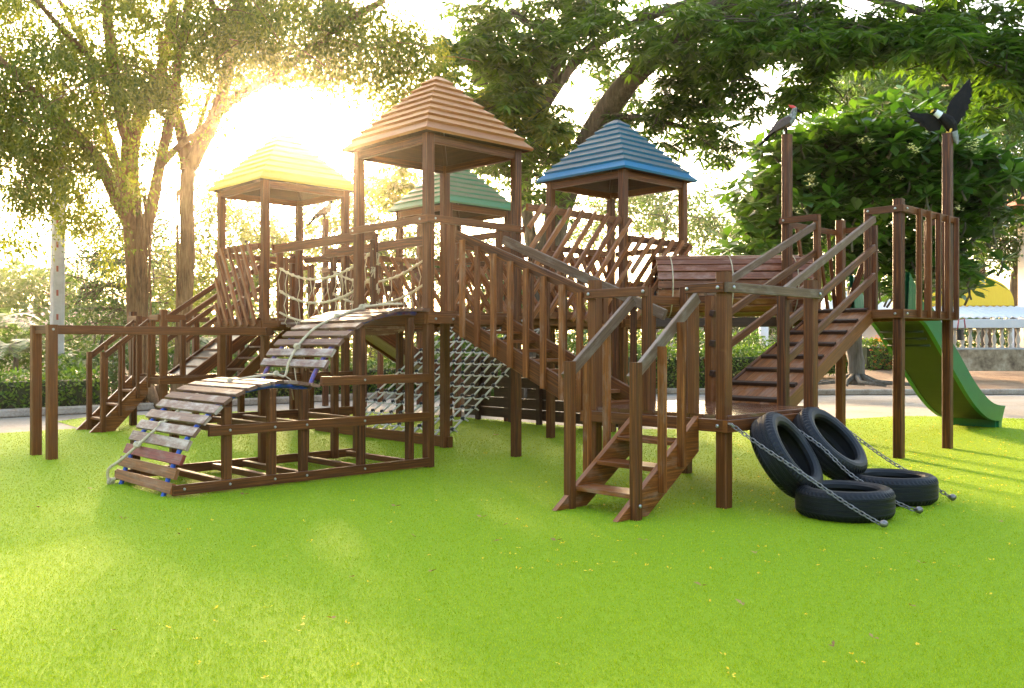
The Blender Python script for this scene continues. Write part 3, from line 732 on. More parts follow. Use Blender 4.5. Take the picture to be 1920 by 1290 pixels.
def chain(path, label):
    e = empty('chain', path[-1], label, 'chain', 'rusty anchor chains of the tyre climb')
    P = sm3([Vector(p) for p in path], 8); mb = MB(); acc = 0.; pitch = .036; nxt = 0.; alt = 0
    for a_, b_ in zip(P[:-1], P[1:]):
        d = (b_-a_); L = d.length
        while nxt <= acc+L:
            c = a_+d*((nxt-acc)/L); t_ = d.normalized(); x = t_.cross(Vector((0, 0, 1))).normalized(); y = t_.cross(x)
            w = (x+y*.7).normalized() if alt else (y-x*.7).normalized()
            lp_ = []
            for k in range(13):
                an = 2*math.pi*k/12; lp_.append(c+t_*(math.cos(an)*.0235)+w*(math.sin(an)*.0125))
            mb.tube(lp_, .0042, 5, cap=False); alt = 1-alt; nxt += pitch
        acc += L
    mb.build('links', STEEL, e)
    q = Vector(path[-1]); mb = MB(); prof_ = [(-.02, .004), (-.017, .016), (-.008, .024), (.004, .026), (.015, .021), (.022, .010), (.024, .003)]
    mb.tube([q+Vector((0, 0, .012+z)) for z, r in prof_], [r for z, r in prof_], 12); mb.build('anchor_ball', STEEL, e)
    q = Vector(path[0]); MB().tube([q+Vector((0, .04, .01)), q+Vector((0, 0, .005)), q+Vector((0, -.012, -.01))], [.007, .009, .007], 8).build('eye_bolt', BOLT, e)
chain([(.10, -3.075, .565), (.10, -3.30, .44), (.13, -3.55, .30), (.18, -3.83, .13), (.237, -4.027, .02)], 'rusty chain running over the front tyres from the corner post')
chain([(.75, -3.06, .565), (.76, -3.35, .40), (.80, -3.55, .22), (.84, -3.8, .08), (.845, -3.985, .02)], 'rusty chain running between the two leaning tyres')
chain([(1.42, -3.06, .565), (1.44, -3.25, .43), (1.50, -3.5, .25), (1.54, -3.80, .09), (1.51, -3.944, .02)], 'rusty chain behind the right hand leaning tyre')

# ------------------------------------------------------------------ bird statues
PB = [plain('dark_plumage', (.005, .0045, .004), .7, 30, (.014, .009, .007), spec=.15), plain('striped_plumage', (.03, .028, .025), .6, 70, (.35, .33, .28)), plain('red_crest', (.65, .04, .03), .5), plain('white_plumage', (.72, .70, .66), .6), plain('yellow_beak', (.75, .42, .03), .4), plain('rufous_plumage', (.10, .045, .03), .6, 40, (.05, .03, .025)), plain('grey_tail', (.16, .15, .15), .7, 30, (.3, .28, .27))]
def bsweep(mb, pts, flat=1., n=12):
    """pts: (x, z, r, material) along the body in the local XZ plane"""
    P = [Vector((p[0], 0, p[1])) for p in pts]; rows = []
    for k, p in enumerate(P):
        t_ = (P[min(k+1, len(P)-1)]-P[max(k-1, 0)]).normalized(); x = Vector((-t_.z, 0, t_.x)); y = Vector((0, 1, 0)); r = pts[k][2]
        rows.append([p+(x*math.cos(2*math.pi*j/n)+y*math.sin(2*math.pi*j/n)*flat)*r for j in range(n)])
    for k in range(len(P)-1):
        for j in range(n):
            j2 = (j+1) % n; mb.poly([rows[k][j], rows[k][j2], rows[k+1][j2], rows[k+1][j]], mi=pts[k][3], sm=True)
    mb.poly(rows[0][::-1], mi=pts[0][3]); mb.poly(rows[-1], mi=pts[-1][3])
def local(par, name, mb, mats):
    o_ = bpy.data.objects.new(name, mb.mesh(name)); COL.objects.link(o_); o_.parent = par
    for m in mats: o_.data.materials.append(m)
    return o_
def perched(loc, label, cat, yellow=False, yaw=-TH, s=1.):
    e = empty('bird_statue', loc, label, cat, 'painted bird statues on posts', yaw); e.scale = (s, s, s)
    mb = MB()
    bsweep(mb, [(-.295, -.113, .008, 0), (-.25, -.075, .016, 0), (-.19, -.01, .020, 0), (-.145, .045, .030, 5), (-.10, .085, .046, 5), (-.045, .112, .058, 5), (.005, .137, .060, 1), (.042, .170, .052, 1), (.062, .208, .036, 1), (.072, .240, .031, 1), (.080, .262, .031, 1 if not yellow else 0), (.098, .268, .024, 0), (.112, .262, .014, 0)], .85)
    local(e, 'body', mb, PB)
    mb = MB(); bsweep(mb, [(.10, .264, .015, 4 if yellow else 0), (.135, .248, .011, 4 if yellow else 0), (.175, .215, .003, 4 if yellow else 0)], .7); local(e, 'beak', mb, PB)
    mb = MB()
    if yellow: bsweep(mb, [(.045, .285, .012, 4), (.09, .300, .018, 4), (.15, .285, .010, 4)], .6)
    else: bsweep(mb, [(.095, .288, .010, 2), (.065, .293, .020, 2), (.038, .30, .014, 2), (.015, .318, .003, 2)], .6)
    local(e, 'crest', mb, PB)
    for y in (-.022, .022):
        mb = MB(); mb.tube([(-.02, y, .075), (-.008, y, .03), (-.012, y, .004), (.02, y, .003)], [.014, .008, .008, .005], 7); local(e, 'leg', mb, [PB[0]])
    for y in (-1, 1):
        mb = MB(); mb2 = []
        prof_ = [(.03, .165), (.0, .185), (-.08, .13), (-.17, .04), (-.23, -.03), (-.16, .02), (-.07, .07), (.0, .11)]
        A = [Vector((x, y*.052*(1-max(0, -x)*2.0), z)) for x, z in prof_]; B = [p+Vector((0, y*.010, 0)) for p in A]
        mb.poly(A if y < 0 else A[::-1]); mb.poly(B[::-1] if y < 0 else B)
        for k in range(8): mb.poly([A[k], B[k], B[(k+1) % 8], A[(k+1) % 8]])
        local(e, 'wing', mb, [PB[5]])
    return e
def spread(loc, label, yaw=-TH, s=1.):
    e = empty('bird_statue', loc, label, 'bird statue', 'painted bird statues on posts', yaw); e.scale = (s, s, s)
    mb = MB()
    bsweep(mb, [(.105, -.11, .012, 6), (.085, -.05, .032, 6), (.06, .02, .045, 0), (.035, .085, .066, 0), (.0, .135, .066, 0), (-.045, .170, .050, 0), (-.075, .190, .041, 3), (-.105, .212, .036, 3), (-.130, .232, .032, 0), (-.150, .243, .020, 0)], .9)
    local(e, 'body', mb, PB)
    mb = MB(); bsweep(mb, [(-.140, .240, .018, 4), (-.166, .238, .012, 4), (-.180, .222, .004, 4)], .7); local(e, 'beak', mb, PB)
    def wing(prof_, curve):
        mb = MB(); A = []
        for x, z in prof_: A.append(Vector((x, curve(x, z), z)))
        B = [p+Vector((0, .014, 0)) for p in A]; c = sum(A, Vector())/len(A); c2 = c+Vector((0, .02, 0)); c.y -= .012
        n = len(A)
        for k in range(n):
            k2 = (k+1) % n; mb.poly([A[k], A[k2], c], mi=0); mb.poly([B[k2], B[k], c2], mi=0); mb.poly([A[k2], A[k], B[k], B[k2]], mi=0)
        return local(e, 'wing', mb, PB)
    wing([(.0, .10), (.01, .2), (.03, .3), (.075, .375), (.14, .45), (.215, .54), (.285, .61), (.292, .555), (.278, .535), (.305, .485), (.28, .465), (.298, .415), (.268, .395), (.282, .345), (.25, .325), (.256, .275), (.22, .255), (.215, .205), (.175, .185), (.15, .13), (.09, .06)], lambda x, z: -.05-.25*max(0, z-.2)**1.5 if False else .04+.10*(z-.1))
    wing([(-.02, .17), (-.10, .19), (-.18, .235), (-.26, .235), (-.33, .255), (-.38, .265), (-.345, .225), (-.355, .205), (-.305, .18), (-.31, .155), (-.255, .135), (-.25, .10), (-.20, .085), (-.18, .05), (-.12, .04), (-.06, .05)], lambda x, z: .04+.22*max(0, -x-.05))
    for y in (-.03, .03):
        mb = MB(); mb.tube([(.03, y, .08), (.02, y, .03), (.01, y, .004), (-.03, y, .004)], [.022, .014, .010, .007], 7); local(e, 'leg', mb, [PB[4]])
    return e
perched((RU, RV+RSV, 3.315), 'woodpecker statue with red crest and long tail perched on the post left of slide', 'bird statue')
spread((RU+RSU, RV, 3.32), 'eagle statue with white head and raised black wings on the right post')
perched((3.70, 7.585, 3.315), 'hornbill statue with yellow bill on a far post behind yellow tower', 'bird statue', True, s=1.15)
spread((4.89, 6.40, 3.32), 'dark spread winged bird statue on a far post beyond the rope bridge')

# ------------------------------------------------------------------ ground
def sheet(name, pts, z, mat, kind='structure'):
    mb = MB(); mb.poly([(p[0], p[1], z) for p in pts], [(p[0], p[1]) for p in pts]); o_ = mb.build(name, mat); o_['kind'] = kind; return o_
def groundmat(name, cols, s1, s2, bst=.3, bd=.02, rough=.9):
    m, nt, b = newmat(name)
    n1 = noise(nt, objco(nt), s1, 6, .62); n2 = noise(nt, objco(nt), s2, 5, .6)
    f = math2(nt, 'ADD', math2(nt, 'MULTIPLY', n1, .6), math2(nt, 'MULTIPLY', n2, .4))
    nt.links.new(ramp(nt, f, [(.36, cols[0]), (.5, cols[1]), (.64, cols[2])]), b.inputs['Base Color'])
    b.inputs['Roughness'].default_value = rough; bump(nt, b, n2, bst, bd); return m
SOIL = groundmat('sandy_soil', ((.15, .075, .032), (.26, .15, .07), (.36, .23, .12)), 1.3, 14)
PAVE = groundmat('concrete_pavement', ((.20, .165, .125), (.29, .25, .20), (.36, .32, .265)), .7, 22, .15, .01)
KERB = groundmat('kerb_concrete', ((.26, .19, .13), (.42, .33, .25), (.52, .44, .35)), 3, 30)
sheet('ground', [(-300, -300), (300, -300), (300, 300), (-300, 300)], -.012, SOIL)
sheet('pavement', [(-40, -30), (30, -30), (26, -8), (16.45, .37), (12.5, 3.87), (9.5, 8.66), (-40, 8.66)], -.005, PAVE)
def turfmat():
    m, nt, b = newmat('artificial_turf')
    n1 = noise(nt, objco(nt), .55, 4, .5); n2 = noise(nt, objco(nt), 170, 3, .7); n3 = noise(nt, objco(nt), 26, 4, .6)
    c = ramp(nt, n1, [(.3, (.24, .375, .008)), (.7, (.325, .44, .012))])
    c = mixc(nt, .55, c, ramp(nt, n2, [(.3, (.13, .25, .006)), (.66, (.42, .53, .02))]))
    c = mixc(nt, .25, c, ramp(nt, n3, [(.3, (.10, .22, .01)), (.7, (.25, .40, .03))]))
    nt.links.new(c, b.inputs['Base Color']); b.inputs['Roughness'].default_value = .75; b.inputs['Specular IOR Level'].default_value = .1
    bump(nt, b, n2, .7, .012); return m
TURF = turfmat()
TURF_B = leafmat('turf_fibre', (.24, .36, .008), (.45, .52, .022), .12, .6)
TURF_B.node_tree.nodes['Principled BSDF'].inputs['Specular IOR Level'].default_value = .08
RUBBER.node_tree.nodes['Principled BSDF'].inputs['Specular IOR Level'].default_value = .3
turf_poly = [(-40, 6.09), (-.95, 6.09), (-.82, 7.44), (-.22, 7.92), (2.0, 7.4), (3.2, 6.5), (3.75, 5.2), (3.86, 3.8), (3.92, 2.0), (4.3, .9), (4.9, .33), (6.4, .25), (7.84, -.18), (8.83, -.45), (9.3, -1.0), (9.6, -1.8), (10.2, -3.2), (11.5, -5.5), (14, -9), (18, -30), (-40, -30)]
sheet('lawn', turf_poly, .0, TURF)
# short turf fibres, denser near the camera
def in_poly(x, y, poly):
    ins = np.zeros(len(x), bool); n = len(poly)
    for i in range(n):
        (x0, y0), (x1, y1) = poly[i], poly[(i+1) % n]
        if y0 == y1: continue
        c = ((y0 > y) != (y1 > y)) & (x < (x1-x0)*(y-y0)/(y1-y0)+x0); ins ^= c
    return ins
def leaves_mesh(name, base, dirs, nrm, L, W, mat, parent=None, wide=.45, var=None, bend=0.):
    """many leaf-sized quads: base point, direction, normal, length, width"""
    dirs = dirs/np.linalg.norm(dirs, axis=1, keepdims=True)
    sd = np.cross(dirs, nrm); sd /= np.maximum(np.linalg.norm(sd, axis=1, keepdims=True), 1e-6)
    up = np.cross(sd, dirs)
    n = len(base); L = np.broadcast_to(L, (n,))[:, None]; W = np.broadcast_to(W, (n,))[:, None]
    mid = base+dirs*L*wide+up*L*bend
    v = np.stack([base, mid-sd*W/2, base+dirs*L, mid+sd*W/2], 1).reshape(-1, 3).astype(np.float32)
    me = bpy.data.meshes.new(name); me.vertices.add(4*n); me.vertices.foreach_set('co', v.ravel())
    me.loops.add(4*n); me.loops.foreach_set('vertex_index', np.arange(4*n, dtype=np.int32))
    me.polygons.add(n); me.polygons.foreach_set('loop_start', np.arange(0, 4*n, 4, dtype=np.int32))
    try: me.polygons.foreach_set('loop_total', np.full(n, 4, dtype=np.int32))
    except Exception: pass
    at = me.attributes.new('var', 'FLOAT', 'FACE'); at.data.foreach_set('value', (rng.random(n) if var is None else var).astype(np.float32))
    me.update(); me.validate()
    return link(name, me, mat, parent)
def turf():
    n = 640000
    # uniform in the seen wedge with density falling with distance
    d = np.exp(rng.uniform(math.log(2.4), math.log(15.), n)); lat = rng.uniform(-1.15, 1.15, n)*d
    u = CU+lat*CS+d*SN; v = CV-lat*SN+d*CS
    k = in_poly(u, v, turf_poly); u, v, d = u[k], v[k], d[k]; n = len(u)
    base = np.stack([u, v, np.zeros(n)], 1)
    a = rng.uniform(0, 2*math.pi, n); lean = rng.uniform(.2, 1.1, n)
    dirs = np.stack([np.cos(a)*lean, np.sin(a)*lean, np.ones(n)], 1)
    a2 = rng.uniform(0, 2*math.pi, n); nr = np.stack([np.cos(a2), np.sin(a2), np.full(n, .3)], 1)
    L = rng.uniform(.006, .012, n)*(1+.03*d); W = .0016+.00036*d
    o_ = leaves_mesh('turf_fibres', base, dirs, nr, L, W, TURF_B); o_['kind'] = 'stuff'
turf()
# kerbs
def kerb(p, label):
    mb = MB()
    for a_, b_ in zip(p[:-1], p[1:]): mb.beam((*a_, .055), (*b_, .055), .18, .13, ch=.025)
    o_ = mb.build('kerb', KERB); o_['kind'] = 'structure'
kerb([(-40, 8.76), (9.45, 8.76)], ''); kerb([(9.6, 8.7), (12.6, 3.95), (16.55, .45), (26, -7.9)], '')
# raised earth beyond the kerbs: a gentle bank
def bank():
    mb = MB(); inner = [(9.75, 8.75), (12.72, 4.05), (16.65, .55), (26.1, -7.8)]
    dirs = Vector((SN, CS, 0)); far = [(p[0]+SN*2.6, p[1]+CS*2.6) for p in inner]; far2 = [(p[0]+SN*6, p[1]+CS*6) for p in inner]; far3 = [(p[0]+SN*60, p[1]+CS*60) for p in inner]
    rows = [[(*p, z) for p in r] for r, z in ((inner, .10), (far, .22), (far2, .50), (far3, .55))]
    N = 14
    grid = []
    for ra in rows:
        row = []
        for (a_, b_) in zip(ra[:-1], ra[1:]):
            for k in range(N): row.append(Vector(a_).lerp(Vector(b_), k/N))
        row.append(Vector(ra[-1])); grid.append(row)
    full = []
    for r0, r1 in zip(grid[:-1], grid[1:]):
        for k in range(5): full.append([a_.lerp(b_, k/5)+Vector((0, 0, random.uniform(-.02, .03) if (k or r0 is not grid[0]) else 0)) for a_, b_ in zip(r0, r1)])
    full.append(grid[-1])
    for r0, r1 in zip(full[:-1], full[1:]):
        for k in range(len(r0)-1): mb.poly([r0[k], r0[k+1], r1[k+1], r1[k]][::-1], sm=True)
    o_ = mb.build('earth_bank', SOIL); o_['kind'] = 'structure'
bank()

# ------------------------------------------------------------------ plants
def unit(n):
    v = rng.normal(size=(n, 3)); return v/np.linalg.norm(v, axis=1, keepdims=True)
def clumps(ells, n, spread=.35):
    """n points inside picture-sized ellipsoids (px centre, px radii, distance, distance radius, weight), gathered in clumps"""
    w = np.array([e[6]*e[2]*e[3] for e in ells], float); w /= w.sum(); out = []
    for e, c in zip(ells, (w*n).astype(int)):
        if c < 1: continue
        cx, cy, rx, ry, d, rd = e[:6]
        nc = max(3, int(c/9)); s = unit(nc)*rng.random((nc, 1))**(1/2.6)
        k = rng.integers(0, nc, c); q = s[k]+rng.normal(size=(c, 3))*np.array([26/max(rx, 1), 20/max(ry, 1), .16])*spread*1.6
        for a_ in q:
            out.append(atd(cx+a_[0]*rx, cy+a_[1]*ry, d+a_[2]*rd))
    return np.array([tuple(p) for p in out])
def sprays(P, per, tw, L, W, droop, sp):
    """twigs at P: leaves along a drooping twig"""
    n = len(P); d = unit(n); d[:, 2] = d[:, 2]*.5-droop; d /= np.linalg.norm(d, axis=1, keepdims=True)
    t = rng.random((n, per))*tw; base = (P[:, None, :]+d[:, None, :]*t[..., None]).reshape(-1, 3)+rng.normal(size=(n*per, 3))*sp
    ld = np.repeat(d, per, 0)+unit(n*per)*.9; ld[:, 2] -= droop*.5
    m = n*per; return base, ld, unit(m)+np.array([0, 0, .8]), L*rng.uniform(.7, 1.2, m), W*rng.uniform(.75, 1.2, m), np.clip(np.repeat(rng.random(n), per)*.6+rng.random(m)*.4, 0, 1)
def rosettes(P, per, L, W, droop, up=.3):
    n = len(P); m = n*per; a = (rng.random((n, 1))*6.28+np.arange(per)[None, :]*2.4).ravel()
    el = rng.uniform(-.3, 1., m)*up-droop*rng.uniform(.4, 1.3, m)
    d = np.stack([np.cos(a), np.sin(a), el], 1); base = np.repeat(P, per, 0)+d*.02
    nr = np.stack([-np.cos(a)*el, -np.sin(a)*el, np.ones(m)], 1)+unit(m)*.35
    return base, d, nr, L*rng.uniform(.65, 1.15, m), W*rng.uniform(.8, 1.15, m), np.clip(np.repeat(rng.random(n), per)*.65+rng.random(m)*.35, 0, 1)
def trunkpath(mb, pts, r0, r1, n=10, wob=.06):
    P = sm3([atd(*p) if len(p) == 3 else Vector(p[:3]) for p in pts], 4); m = len(P)
    mb.tube(P, [r0+(r1-r0)*(k/(m-1))**.8 for k in range(m)], n, wob=wob)
def tree(name, label, base, cat='tree', group=None): return empty(name, base, label, cat, group)
def twiglets(par, P, n, ln=.5, r=.006, mat=None):
    mb = MB()
    for p in P[rng.integers(0, len(P), n)]:
        p = Vector(p); d = Vector((random.uniform(-1, 1), random.uniform(-1, 1), random.uniform(-.9, .6))); d.normalize()
        mb.tube([p-d*ln, p-d*ln*.4+Vector((0, 0, .03)), p], [r*1.6, r, r*.5], 4)
    o_ = mb.build('twigs', mat or BARK_MANGO, par); o_['kind'] = 'stuff'

# two weeping figs at the left
figA = tree('fig_tree', 'spreading weeping fig with vine wrapped forked trunk behind the far left platform', atz(268, 766))
mb = MB(); D = 15.7
trunkpath(mb, [(268, 770, D), (262, 700, D), (258, 600, D), (254, 500, D), (248, 400, D), (243, 330, D), (245, 262, D)], .18, .15, 12)
trunkpath(mb, [(245, 270, D), (228, 215, D-.2), (212, 120, D-.6), (200, 20, D-1), (192, -90, D-1)], .14, .06)
trunkpath(mb, [(246, 275, D), (262, 220, D+.2), (296, 150, D+.5), (318, 60, D+.7), (330, -60, D+.8)], .15, .06)
trunkpath(mb, [(260, 480, D), (284, 390, D), (302, 300, D-.2), (322, 205, D-.4), (334, 120, D-.6), (355, 0, D-.8), (370, -90, D-.9)], .11, .06)
trunkpath(mb, [(250, 440, D), (190, 310, D-1), (150, 262, D-1.4), (90, 200, D-2), (40, 150, D-2.4), (-60, 60, D-3)], .12, .045)
trunkpath(mb, [(250, 400, D), (215, 300, D+.6), (180, 190, D+1.2), (160, 90, D+1.5), (110, 0, D+1.8)], .11, .04)
trunkpath(mb, [(222, 180, D), (180, 120, D-.8), (120, 60, D-1.4), (60, -10, D-2)], .08, .03)
trunkpath(mb, [(300, 310, D-.2), (340, 270, D-.8), (385, 235, D-1.4), (410, 180, D-1.8)], .07, .03)
for k in range(16):                                        # clinging aerial roots
    x = 266+random.uniform(-15, 15); pts = []
    for y in range(770, 360, -45): x += random.uniform(-7, 7); pts.append((min(max(x, 250), 282), y, D-.15+random.uniform(-.05, .08)))
    m2 = MB(); trunkpath(m2, pts, random.uniform(.02, .04), .014, 6); m2.build('aerial_root', BARK_FIG, figA)
for k in range(9):
    x = random.choice([170, 193, 215, 285, 60, 320]); y = random.uniform(180, 280); m2 = MB(); trunkpath(m2, [(x, y, D-1.6), (x+6, y+60, D-1.6), (x+random.uniform(-5, 18), y+random.uniform(90, 170), D-1.6)], .009, .006, 5); m2.build('aerial_root', BARK_FIG, figA)
for k in range(8):                                         # buttress roots
    a_ = k*.8; b0 = atz(268, 766); mb.tube([b0+Vector((math.cos(a_)*.22, math.sin(a_)*.22, .35)), b0+Vector((math.cos(a_)*.45, math.sin(a_)*.45, .09)), b0+Vector((math.cos(a_)*.85, math.sin(a_)*.85, .0))], [.10, .075, .03], 7)
EA = [(60, 110, 220, 190, 14.5, 2.2, 1.2), (190, 240, 130, 130, 15, 2., 1.1), (120, 340, 110, 70, 14.2, 1.6, .55), (290, 60, 190, 120, 15.5, 2, 1.1), (40, 250, 120, 130, 13.8, 1.6, 1.), (330, 190, 90, 100, 15.5, 1.5, .8), (20, 430, 40, 50, 13.5, .8, .6), (150, 415, 70, 50, 14.5, 1, .6), (205, 430, 30, 70, 15.6, 1, .4), (-230, 150, 220, 280, 14.5, 2.5, .5), (180, -140, 420, 100, 14.5, 3, .35), (90, 395, 80, 18, 13.5, .5, .5)]
PA = clumps(EA, 5200)
twiglets(figA, PA, 420, .55, mat=BARK_FIG); mb.build('trunk', BARK_FIG, figA)
leaves_mesh('crown', *sprays(PA, 17, .42, .075, .036, .75, .05)[:5], L_FIG, figA, var=None)
figB = tree('fig_tree', 'weeping fig with smooth orange lit trunk that forks beside the yellow roof', atz(335, 764))
mb = MB(); D = 15.6
trunkpath(mb, [(330, 768, D), (338, 690, D), (346, 590, D), (352, 480, D), (350, 390, D), (352, 330, D), (356, 300, D)], .125, .115, 12)
trunkpath(mb, [(352, 318, D), (342, 255, D), (328, 205, D), (308, 140, D+.3), (300, 60, D+.6)], .13, .05)
trunkpath(mb, [(354, 315, D), (378, 272, D), (408, 205, D-.2), (424, 140, D-.4), (440, 60, D-.7), (456, -40, D-1), (460, -110, D-1)], .13, .08)
trunkpath(mb, [(408, 210, D-.2), (450, 178, D-.6), (500, 152, D-1), (560, 108, D-1.5), (620, 60, D-2), (720, 0, D-2.5)], .10, .05)
trunkpath(mb, [(500, 154, D-1), (545, 150, D-1.3), (600, 140, D-1.6)], .05, .02)
trunkpath(mb, [(352, 290, D), (372, 240, D+.4), (395, 170, D+.8)], .05, .03)
trunkpath(mb, [(440, 60, D-.7), (400, 10, D-1.2), (380, -60, D-1.5)], .07, .03)
trunkpath(mb, [(455, -20, D-1), (520, -50, D-1.5), (640, -70, D-2)], .07, .03)
for k in range(12):
    x = 344+random.uniform(-12, 12); pts = []
    for y in range(760, 330, -45): x += random.uniform(-6, 6); pts.append((min(max(x, 332), 362), y, D-.14+random.uniform(-.04, .06)))
    m2 = MB(); trunkpath(m2, pts, random.uniform(.016, .034), .012, 6); m2.build('aerial_root', BARK_FIG, figB)
EB = [(430, 50, 140, 100, 15, 1.8, 1.), (560, 30, 130, 95, 14, 1.6, 1.), (680, 70, 120, 110, 13.5, 1.5, .8), (780, 120, 90, 80, 13.5, 1.2, .6), (590, 120, 90, 45, 14, 1.2, .45), (470, 130, 90, 45, 14.5, 1., .35), (720, 175, 80, 45, 13.5, 1., .3), (400, 190, 60, 50, 15, 1., .35), (420, -120, 420, 80, 14.5, 2.5, .3), (640, -90, 200, 60, 14, 2, .4)]
PBb = clumps(EB, 3900)
twiglets(figB, PBb, 330, .6, mat=BARK_FIG); mb.build('trunk', BARK_FIG, figB)
leaves_mesh('crown', *sprays(PBb, 15, .42, .07, .034, .75, .05)[:5], L_FIG, figB)

# big mango tree behind the blue tower
mg = tree('mango_tree', 'large mango tree with thick leaning trunk and long drooping leaves behind the blue tower', atd(1005, 758, 16.6))
mb = MB(); D = 16.6
trunkpath(mb, [(1005, 762, D), (1012, 640, D), (1022, 520, D), (1045, 410, D), (1078, 320, D-.2), (1128, 220, D-.6), (1200, 130, D-1.2), (1275, 70, D-1.8), (1370, 0, D-2.4), (1500, -80, D-3)], .27, .17, 14)
trunkpath(mb, [(1000, 480, D), (985, 350, D+.2), (1002, 260, D), (1030, 160, D-.4), (1058, 70, D-.8), (1062, -60, D-1)], .12, .08, 10)
trunkpath(mb, [(1020, 200, D-.3), (1075, 120, D-.5), (1130, 75, D-.9), (1200, 40, D-1.3), (1260, 15, D-1.7), (1340, -10, D-2)], .10, .06, 10)
trunkpath(mb, [(1060, 75, D-.8), (1090, 40, D-1), (1135, -20, D-1.3)], .09, .06)
trunkpath(mb, [(1045, 110, D-.6), (1010, 60, D-1), (960, 20, D-1.5)], .08, .04)
trunkpath(mb, [(1130, 218, D-.6), (1200, 220, D-1.2), (1260, 232, D-1.6), (1330, 250, D-2)], .06, .025)
trunkpath(mb, [(1370, 0, D-2.4), (1450, 30, D-3), (1550, 50, D-3.5), (1680, 60, D-4)], .11, .04)
trunkpath(mb, [(1500, -60, D-3), (1650, 0, D-3.6), (1800, 40, D-4.2)], .10, .04)
trunkpath(mb, [(1680, 60, D-4), (1740, 110, D-4.2), (1790, 170, D-4.4)], .035, .015)
EM = [(950, 60, 120, 100, 15.5, 1.8, 1.), (890, 150, 100, 100, 15, 1.6, 1.), (960, 240, 100, 85, 15.3, 1.2, 1.), (1010, 335, 60, 70, 15.5, 1., .8), (935, 310, 50, 50, 16, 1, .7), (1120, 50, 110, 75, 15.5, 2, .9), (1230, 40, 140, 70, 14.5, 2, 1.), (1150, 190, 55, 70, 17.2, .8, .6), (1250, 215, 100, 85, 15.5, 1.2, 1.), (1325, 255, 55, 50, 15, 1, .8), (1400, 70, 160, 85, 13.5, 1.6, 1.1), (1450, 150, 110, 55, 13.2, 1.2, .6), (1300, 130, 70, 50, 15, 1.2, .6), (1560, 50, 130, 65, 12.8, 1.2, 1.), (1680, 80, 120, 65, 12.6, 1.2, .9), (1790, 60, 120, 75, 12.4, 1.2, .9), (1890, 110, 70, 110, 12.2, 1., .9), (1835, 185, 50, 50, 12.3, .7, .45), (1580, 130, 90, 40, 12.8, 1., .35), (1010, 150, 90, 80, 17, 1.2, .8), (1060, 270, 70, 60, 18, 1., .7), (1330, 190, 60, 50, 14.6, 1., .5), (1150, -140, 480, 90, 14.5, 3, .3), (1700, -130, 330, 100, 12.8, 2., .4), (2050, 60, 130, 160, 12, 1.4, .4)]
PM = clumps(EM, 3700, .5)
twiglets(mg, PM, 420, .5, .008); mb.build('trunk', BARK_MANGO, mg)
leaves_mesh('crown', *rosettes(PM, 13, .25, .060, .75, .5)[:5], L_MANGO, mg, wide=.5, bend=.06)
PMY = clumps([(742, 350, 45, 40, 17.5, .8, 1.), (880, 350, 40, 30, 17.5, .6, .6), (1020, 250, 60, 50, 15, .8, .5), (960, 200, 90, 70, 14.8, .8, .4)], 150)
leaves_mesh('young_leaves', *rosettes(PMY, 12, .26, .06, .9, .4)[:5], L_MANGOY, mg, wide=.5, bend=.06)

# frangipani at the right
pl = tree('frangipani_tree', 'dark leaved frangipani with white blossom clusters behind the slide platform', atd(1605, 716, 18.))
mb = MB(); D = 18.
trunkpath(mb, [(1605, 722, D), (1606, 690, D), (1600, 640, D), (1602, 600, D)], .17, .14, 10, .1)
for tp in ([(1602, 610, D), (1570, 540, D-.8), (1520, 460, D-1.6), (1460, 420, D-2.2)], [(1602, 610, D), (1620, 520, D-.6), (1640, 420, D-1.2), (1650, 330, D-1.6)], [(1602, 600, D), (1680, 530, D-.6), (1740, 440, D-1.2), (1800, 380, D-1.6)], [(1600, 610, D), (1590, 500, D+.5), (1560, 390, D+.6), (1540, 320, D)], [(1640, 430, D-1.2), (1700, 380, D-1.6), (1740, 300, D-2)], [(1570, 540, D-.8), (1500, 500, D-2), (1430, 470, D-2.6)], [(1700, 500, D-1), (1790, 480, D-2), (1850, 420, D-2.4)], [(1620, 520, D-.6), (1560, 440, D-2.4), (1500, 350, D-2.8)], [(1602, 650, D), (1575, 620, D-.3), (1560, 580, D-.5)]):
    trunkpath(mb, tp, .09, .03, 8)
for k in range(10):
    a_ = k*.63; b0 = atd(1605, 718, D); mb.tube([b0+Vector((math.cos(a_)*.1, math.sin(a_)*.1, .14)), b0+Vector((math.cos(a_)*.4, math.sin(a_)*.4, .03)), b0+Vector((math.cos(a_+.3)*1.1, math.sin(a_+.3)*1.1, -.01))], [.07, .045, .02], 6)
EP = [(1650, 320, 150, 85, 15.8, 1.6, 1.), (1510, 380, 95, 85, 15.3, 1.4, 1.), (1440, 430, 62, 50, 15.2, 1., 1.), (1750, 370, 120, 100, 15.8, 1.5, 1.), (1845, 330, 50, 90, 15.6, 1., .9), (1560, 460, 120, 50, 16, 1.4, .9), (1700, 470, 130, 60, 16.2, 1.4, .9), (1800, 505, 40, 30, 15, .6, .8), (1420, 465, 40, 30, 15, .7, .8), (1560, 290, 90, 50, 15.6, 1.2, .8), (1700, 262, 130, 38, 16, 1.4, .9)]
PP = clumps(EP, 1050, .9)
mt_ = MB()
for p in PP[::3]:
    p = Vector(p); mt_.tube([p-Vector((random.uniform(-.12, .12), random.uniform(-.12, .12), .26)), p-Vector((0, 0, .10)), p], [.020, .018, .015], 6)
mt_.build('twigs', BARK_PLUM, pl)['kind'] = 'stuff'; mb.build('trunk', BARK_PLUM, pl)
leaves_mesh('crown', *rosettes(PP, 13, .34, .15, .5, 1.2)[:5], L_PLUM, pl, wide=.62, bend=.04)
